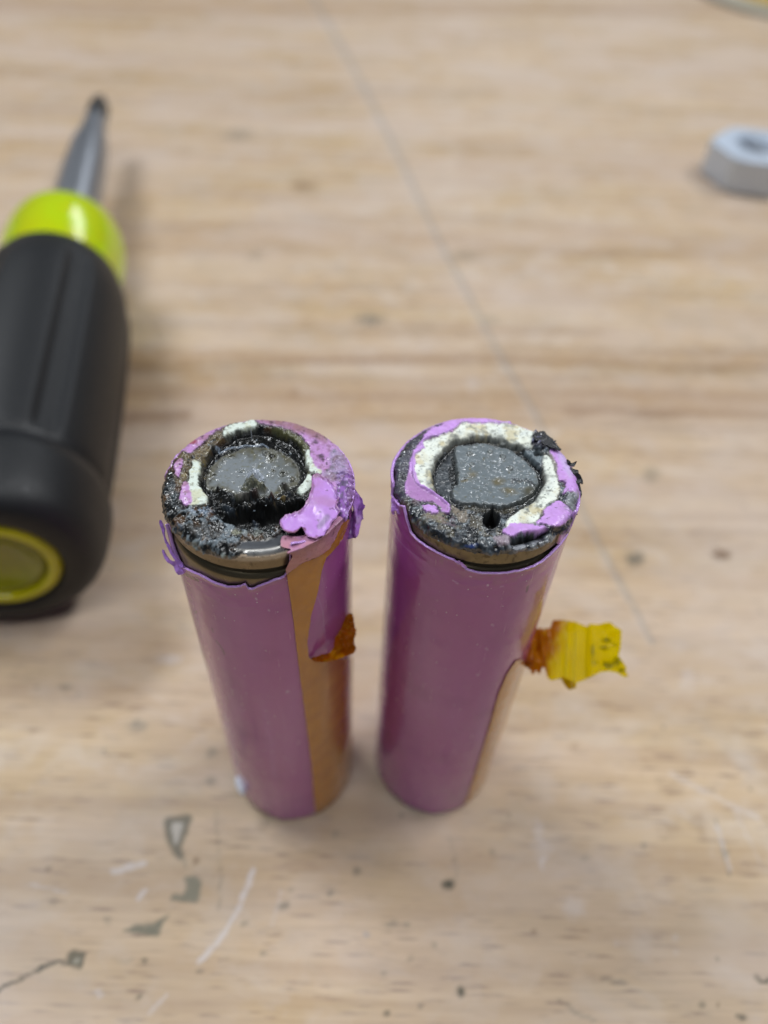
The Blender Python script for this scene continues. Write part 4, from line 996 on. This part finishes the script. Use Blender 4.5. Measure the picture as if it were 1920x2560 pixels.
def flag():
    Q, F, D = pxgrid(np.array(flag_pts), 2.4, .8, 34)
    nrm = FN/np.linalg.norm(FN); V = at_plane(Q[:, 0], Q[:, 1], pa, nrm)
    C = flag_col(Q, V, D); V = V + nrm*flag_rel(Q, V, D)[:, None]
    V, F, Q, C = compact(V, F, Q, C); V, F = thicken(V, F, .07, nrm)
    return mesh('tape_flag', V, F, M_FLAG, rootR, np.concatenate([C, C]))
flago = flag()
# small folded lip of tape hanging from the flag
free_sheet('tape_fold', flago, c7([(668, 822), (700, 815), (760, 850), (830, 890), (845, 955), (770, 975), (725, 930)]), pa + np.array([1, -1.2, 1.0]), FN, M_FLAG,
           lambda Q, V, D: .25*np.sin(V[:, 0]*3), lambda Q, V, D: np.tile(lin(206, 176, 8), (len(Q), 1)), 2.4, .8, 35, .08)
free_sheet('tape_curl', strip2, c7([(20, 740), (60, 660), (150, 580), (250, 560), (310, 590), (320, 650), (250, 670), (190, 650), (110, 670), (50, 740), (20, 775)]), pa + np.array([-1, -.6, .2]), FN, M_FLAG,
           lambda Q, V, D: .5*sst(0, 10, D), lambda Q, V, D: np.tile(lin(190, 104, 12), (len(Q), 1)), 2.4, 1.0, 36, .1)
# black melted shards on the right rim
M_SOOT = m_plain('black_melted_film', (.012, .012, .016), .35, 0, 4.0, .3, .00015, .6, .3)
for P, ofs, sd in (([(1405, 450), (1432, 462), (1445, 478), (1482, 464), (1470, 492), (1462, 505), (1440, 498), (1420, 500)], (8.9, 1.6, 64.4), 41),
                   ([(1432, 508), (1460, 520), (1492, 530), (1498, 555), (1515, 570), (1532, 630), (1500, 622), (1470, 600), (1455, 560)], (9.3, .2, 64.0), 42),
                   ([(1470, 640), (1490, 600), (1512, 660), (1520, 720), (1500, 760), (1505, 700)], (9.3, -1, 63.8), 43),
                   ([(1465, 855), (1492, 860), (1480, 868), (1460, 866)], (9.1, -4, 63.0), 44)):
    free_sheet('melted_shard', rootR, T2(P), np.array([cR[0], cR[1], 0]) + ofs, [-.1, -.6, .8], M_SOOT, lambda Q, V, D: .2*fbm(V*2, 3, 120) + .1, None, 2.0, 1.2, sd, .14)
free_sheet('melted_shard', rootR, T2([(1150, 262), (1180, 250), (1235, 252), (1262, 275), (1300, 300), (1320, 335), (1368, 372), (1330, 378), (1270, 350), (1210, 320), (1165, 300)]), np.array([cR[0], cR[1], 65.2]), [0, 0, 1], M_SOOT,
           lambda Q, V, D: .35*fbm(V*1.5, 3, 121) + .15, None, 2.0, 2.0, 45, .15)
# hairs of film on the left shoulder and front edge
free_sheet('peeled_sliver', rootR, T2([(88, 745), (130, 750), (160, 765), (160, 800), (185, 800), (190, 850), (150, 860), (120, 830), (100, 860), (92, 800)]), np.array([cR[0]-8.6, cR[1]-3.4, 63.0]), [-.5, -.6, .6], M_SKIN,
           lambda Q, V, D: .25*fbm(V*2, 3, 122) + .15, lambda Q, V, D: crk_col(Q, V, D), 2.0, 3.0, 46, .1, .35)
free_sheet('peeled_sliver', rootR, T2([(575, 1215), (600, 1208), (615, 1225), (640, 1232), (650, 1265), (625, 1262), (600, 1240)]), at_cyl(*np.array([[1155.0], [1410.0]]), cR, RW+.2)[0], [0, -.75, .6], M_SKIN,
           lambda Q, V, D: .2*fbm(V*3, 3, 123) + .2, lambda Q, V, D: np.tile(lin(196, 146, 214), (len(Q), 1)), 1.8, 3.0, 47, .1, .35)
pickR = (topR.lab == 1) & topR.vis & (topR.z > 63.3)
grains(rootR, topR, pickR, 110, 4, (.06, .17), ((130, 140, 148), (34, 36, 40), (90, 96, 100), (120, 120, 116)))

# ----------------------------------------------------------------------------
# screwdriver lying on the bench
# ----------------------------------------------------------------------------
RG = 17.8
A0 = at(-12, 1424, RG); B0 = at(252, 246, RG)
ax = (B0-A0); LEN = np.linalg.norm(ax); ax = ax/LEN
sx = np.array([ax[1], -ax[0], 0]); sx /= np.linalg.norm(sx); sz = np.array([0, 0, 1.0])   # sx points right of travel
M_RUB = m_plain('black_rubber_grip', (.003, .004, .006), .5, 0, 1.5, .3, .00006, .4, 0)
def m_acetate():
    t = NT('fluorescent_lime_acetate'); v = t.coord(); n = t.noise(.10, 3, .5, vec=v)
    c = t.ramp(n, (.35, (.62, .68, .0)), (.55, (.55, .76, .005)), (.75, (.72, .60, .0)))
    p = t.pbr(Base_Color=c, Roughness=.14, Coat_Weight=.25, Coat_Roughness=.05)
    tr = t.n('BsdfTranslucent', i={'Color': c}).outputs[0]
    return t.finish(t.n('MixShader', i={0: .12, 1: p, 2: tr}).outputs[0])
M_YEL = m_acetate()
M_YELT = m_plain('clear_lime_acetate', (.25, .25, .003), .08, 0, .12, .6, .0002, .2, .3)
M_SHAFT = m_plain('brushed_driver_steel', (.42, .44, .48), .36, .9, 1.0, .2)
M_DARK = m_plain('dark_bit_steel', (.10, .10, .10), .4, .8, 1.0, .2)
drv = thing('screwdriver', (A0[0], A0[1], 0), 'screwdriver lying on the bench with black rubber grip and lime yellow collar and end cap', 'screwdriver')
def along(profile, n=96, mod=None, closed=False):
    p = np.array(profile, float); th = np.linspace(0, 2*np.pi, n, endpoint=False)
    T, R = np.meshgrid(th, p[:, 1], indexing='ij'); S = np.broadcast_to(p[:, 0], R.shape)
    if mod is not None: R = R*mod(T, S)
    V = A0 + S[..., None]*ax + (R*np.cos(T))[..., None]*sx + (R*np.sin(T))[..., None]*sz
    return V.reshape(-1, 3), gridfaces(n, len(p), True)
def prof(pts, n=6):
    return [tuple(p) for p in _sp(pts, False, n)]
def flute(T, S):
    k = 1 - .05*sst(.45, .95, np.cos(6*T + .5))*sst(16, 22, S)*sst(82, 72, S)
    return k
V, F = along(prof([(1.6, 9.9), (.4, 10.6), (0, 12.0), (.9, 14.4), (3.5, 16.3), (8, 17.1), (13, 17.2), (15.5, 16.4), (17, 15.9), (20, 16.6), (34, 17.1), (50, 17.4), (64, 17.4), (73, 17.0), (80, 15.9), (84.5, 14.8), (86, 14.2), (86, 12.8)]), 168, flute)
mesh('grip', V, F, M_RUB, drv)
V, F = along(prof([(2.4, .01), (2.3, 3.5), (1.5, 5.6), (.9, 6.6), (1.2, 7.4), (2.2, 7.8), (4, 7.8)]), 96)
cap = mesh('end_cap', V, F, M_YELT, drv)
V, F = along(prof([(4, 7.6), (1.6, 7.7), (.3, 8.1), (.1, 9.0), (.6, 9.8), (1.8, 10.2), (6, 10.2)]), 96)
mesh('cap_rim', V, F, m_plain('lime_acetate_rim', (.56, .52, .0), .14, 0, .12, .5, .0002, .2, .4), cap)
V, F = along(prof([(84, 13.8), (90, 14.2), (97, 14.5), (103, 14.4), (108, 13.6), (111.5, 11.6), (113.2, 8.8), (113.6, 6.2), (113.6, 4.6)]), 120)
mesh('collar', V, F, M_YEL, drv)
hexm = lambda T, S: 1/np.maximum(np.cos((T % (math.pi/3)) - math.pi/6), .85)
V, F = along([(112, 6.6), (150, 6.2), (168, 5.5), (176, 4.5), (182, 3.9), (188, 3.5), (192, 3.3)], 72)
shaft = mesh('shaft', V, F, M_SHAFT, drv)
V, F = along([(188, 3.3), (199, 3.2), (203, 2.7), (LEN-8, 2.3), (LEN-2, 1.9), (LEN, 1.2), (LEN+.2, .01)], 48, hexm)
mesh('bit', V, F, M_DARK, shaft)

# ----------------------------------------------------------------------------
# hex nut, cut by the right edge of the picture
# ----------------------------------------------------------------------------
def build_nut():
    HN = 12.3
    c = at(1900, 362, HN); Rn = 17.0; a0 = math.radians(168)
    v1 = at(1768, 345, HN); v2 = at(1868, 440, HN)
    ang = [math.atan2(v[1]-c[1], v[0]-c[0]) for v in (v1, v2)]
    rad = [math.hypot(v[1]-c[1], v[0]-c[0]) for v in (v1, v2)]
    root = thing('hex_nut', (c[0], c[1], 0), 'thick silver hex nut lying flat at the right edge of the bench', 'nut')
    n = 180; th = np.linspace(0, 2*np.pi, n, endpoint=False)
    def hexr(t, rc): # rounded hexagon radius
        ph = ((t - ang[0]) % (math.pi/3)) - math.pi/6
        return np.minimum(rc*math.cos(math.pi/6)/np.cos(ph), rc*.945)
    rc = 17.8
    rings = [(6.9, HN-2.2, 0), (6.9, .9, 0), (7.7, .02, 0), (rc-1.2, .02, 1), (rc, .9, 1), (rc, HN-1.0, 1), (rc-.25, HN-.45, 1), (rc-1.0, HN, 1), (8.3, HN, 0), (8.0, HN-.4, 0), (6.9, HN-2.2, 0)]
    V = []
    for r, z, hx in rings:
        rr = hexr(th, r) if hx else np.full(n, r)
        V.append(np.stack([c[0]+rr*np.cos(th), c[1]+rr*np.sin(th), np.full(n, z)], -1))
    V = np.stack(V, 1).reshape(-1, 3)
    o = mesh('nut_body', V, gridfaces(n, len(rings), True), m_plain('zinc_plated_steel', (.62, .70, .82), .38, .5, .5, .12), root, smooth=False)
    # threads inside the bore
    K = 8; V = []
    for k in range(K*4+1):
        z = .8 + (HN-4.2)*k/(K*4); r = 6.85 - (.55 if k % 4 == 2 else .25 if k % 2 else 0)
        V.append(np.stack([c[0]+r*np.cos(th), c[1]+r*np.sin(th), np.full(n, z)], -1))
    V = np.stack(V, 1).reshape(-1, 3)
    mesh('thread', V, gridfaces(n, K*4+1, True), M_SHAFT, o)
build_nut()

# ----------------------------------------------------------------------------
# round amber lid with a grey band, only its edge reaches into the top right corner
# ----------------------------------------------------------------------------
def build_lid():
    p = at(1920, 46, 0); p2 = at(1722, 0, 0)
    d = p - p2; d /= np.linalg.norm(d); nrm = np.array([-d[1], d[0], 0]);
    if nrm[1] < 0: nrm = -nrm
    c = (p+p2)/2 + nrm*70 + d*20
    root = thing('round_container', (c[0], c[1], 0), 'round amber container with a grey band, only its edge in the top right corner', 'container')
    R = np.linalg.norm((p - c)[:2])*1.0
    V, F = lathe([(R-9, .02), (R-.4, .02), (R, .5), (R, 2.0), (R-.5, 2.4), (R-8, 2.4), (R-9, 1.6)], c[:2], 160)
    mesh('grey_band', V, F, m_plain('grey_band_tone', (.30, .29, .24), .5), root)  # grey band before the amber edge, drawn as a low ring
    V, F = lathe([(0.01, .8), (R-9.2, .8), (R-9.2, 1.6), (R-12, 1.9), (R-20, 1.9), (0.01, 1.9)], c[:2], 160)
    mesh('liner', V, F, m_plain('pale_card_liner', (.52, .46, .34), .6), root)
    V, F = lathe([(R-20.5, 1.95), (R-20.2, 4.5), (R-21.5, 5.6), (R-25, 6), (0.01, 6)], c[:2], 160)
    mesh('lid', V, F, m_plain('amber_plastic', (.62, .40, .02), .25, 0, .3, .1), root)
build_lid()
for o in bpy.data.objects:
    if 'org' in o.keys(): del o['org']
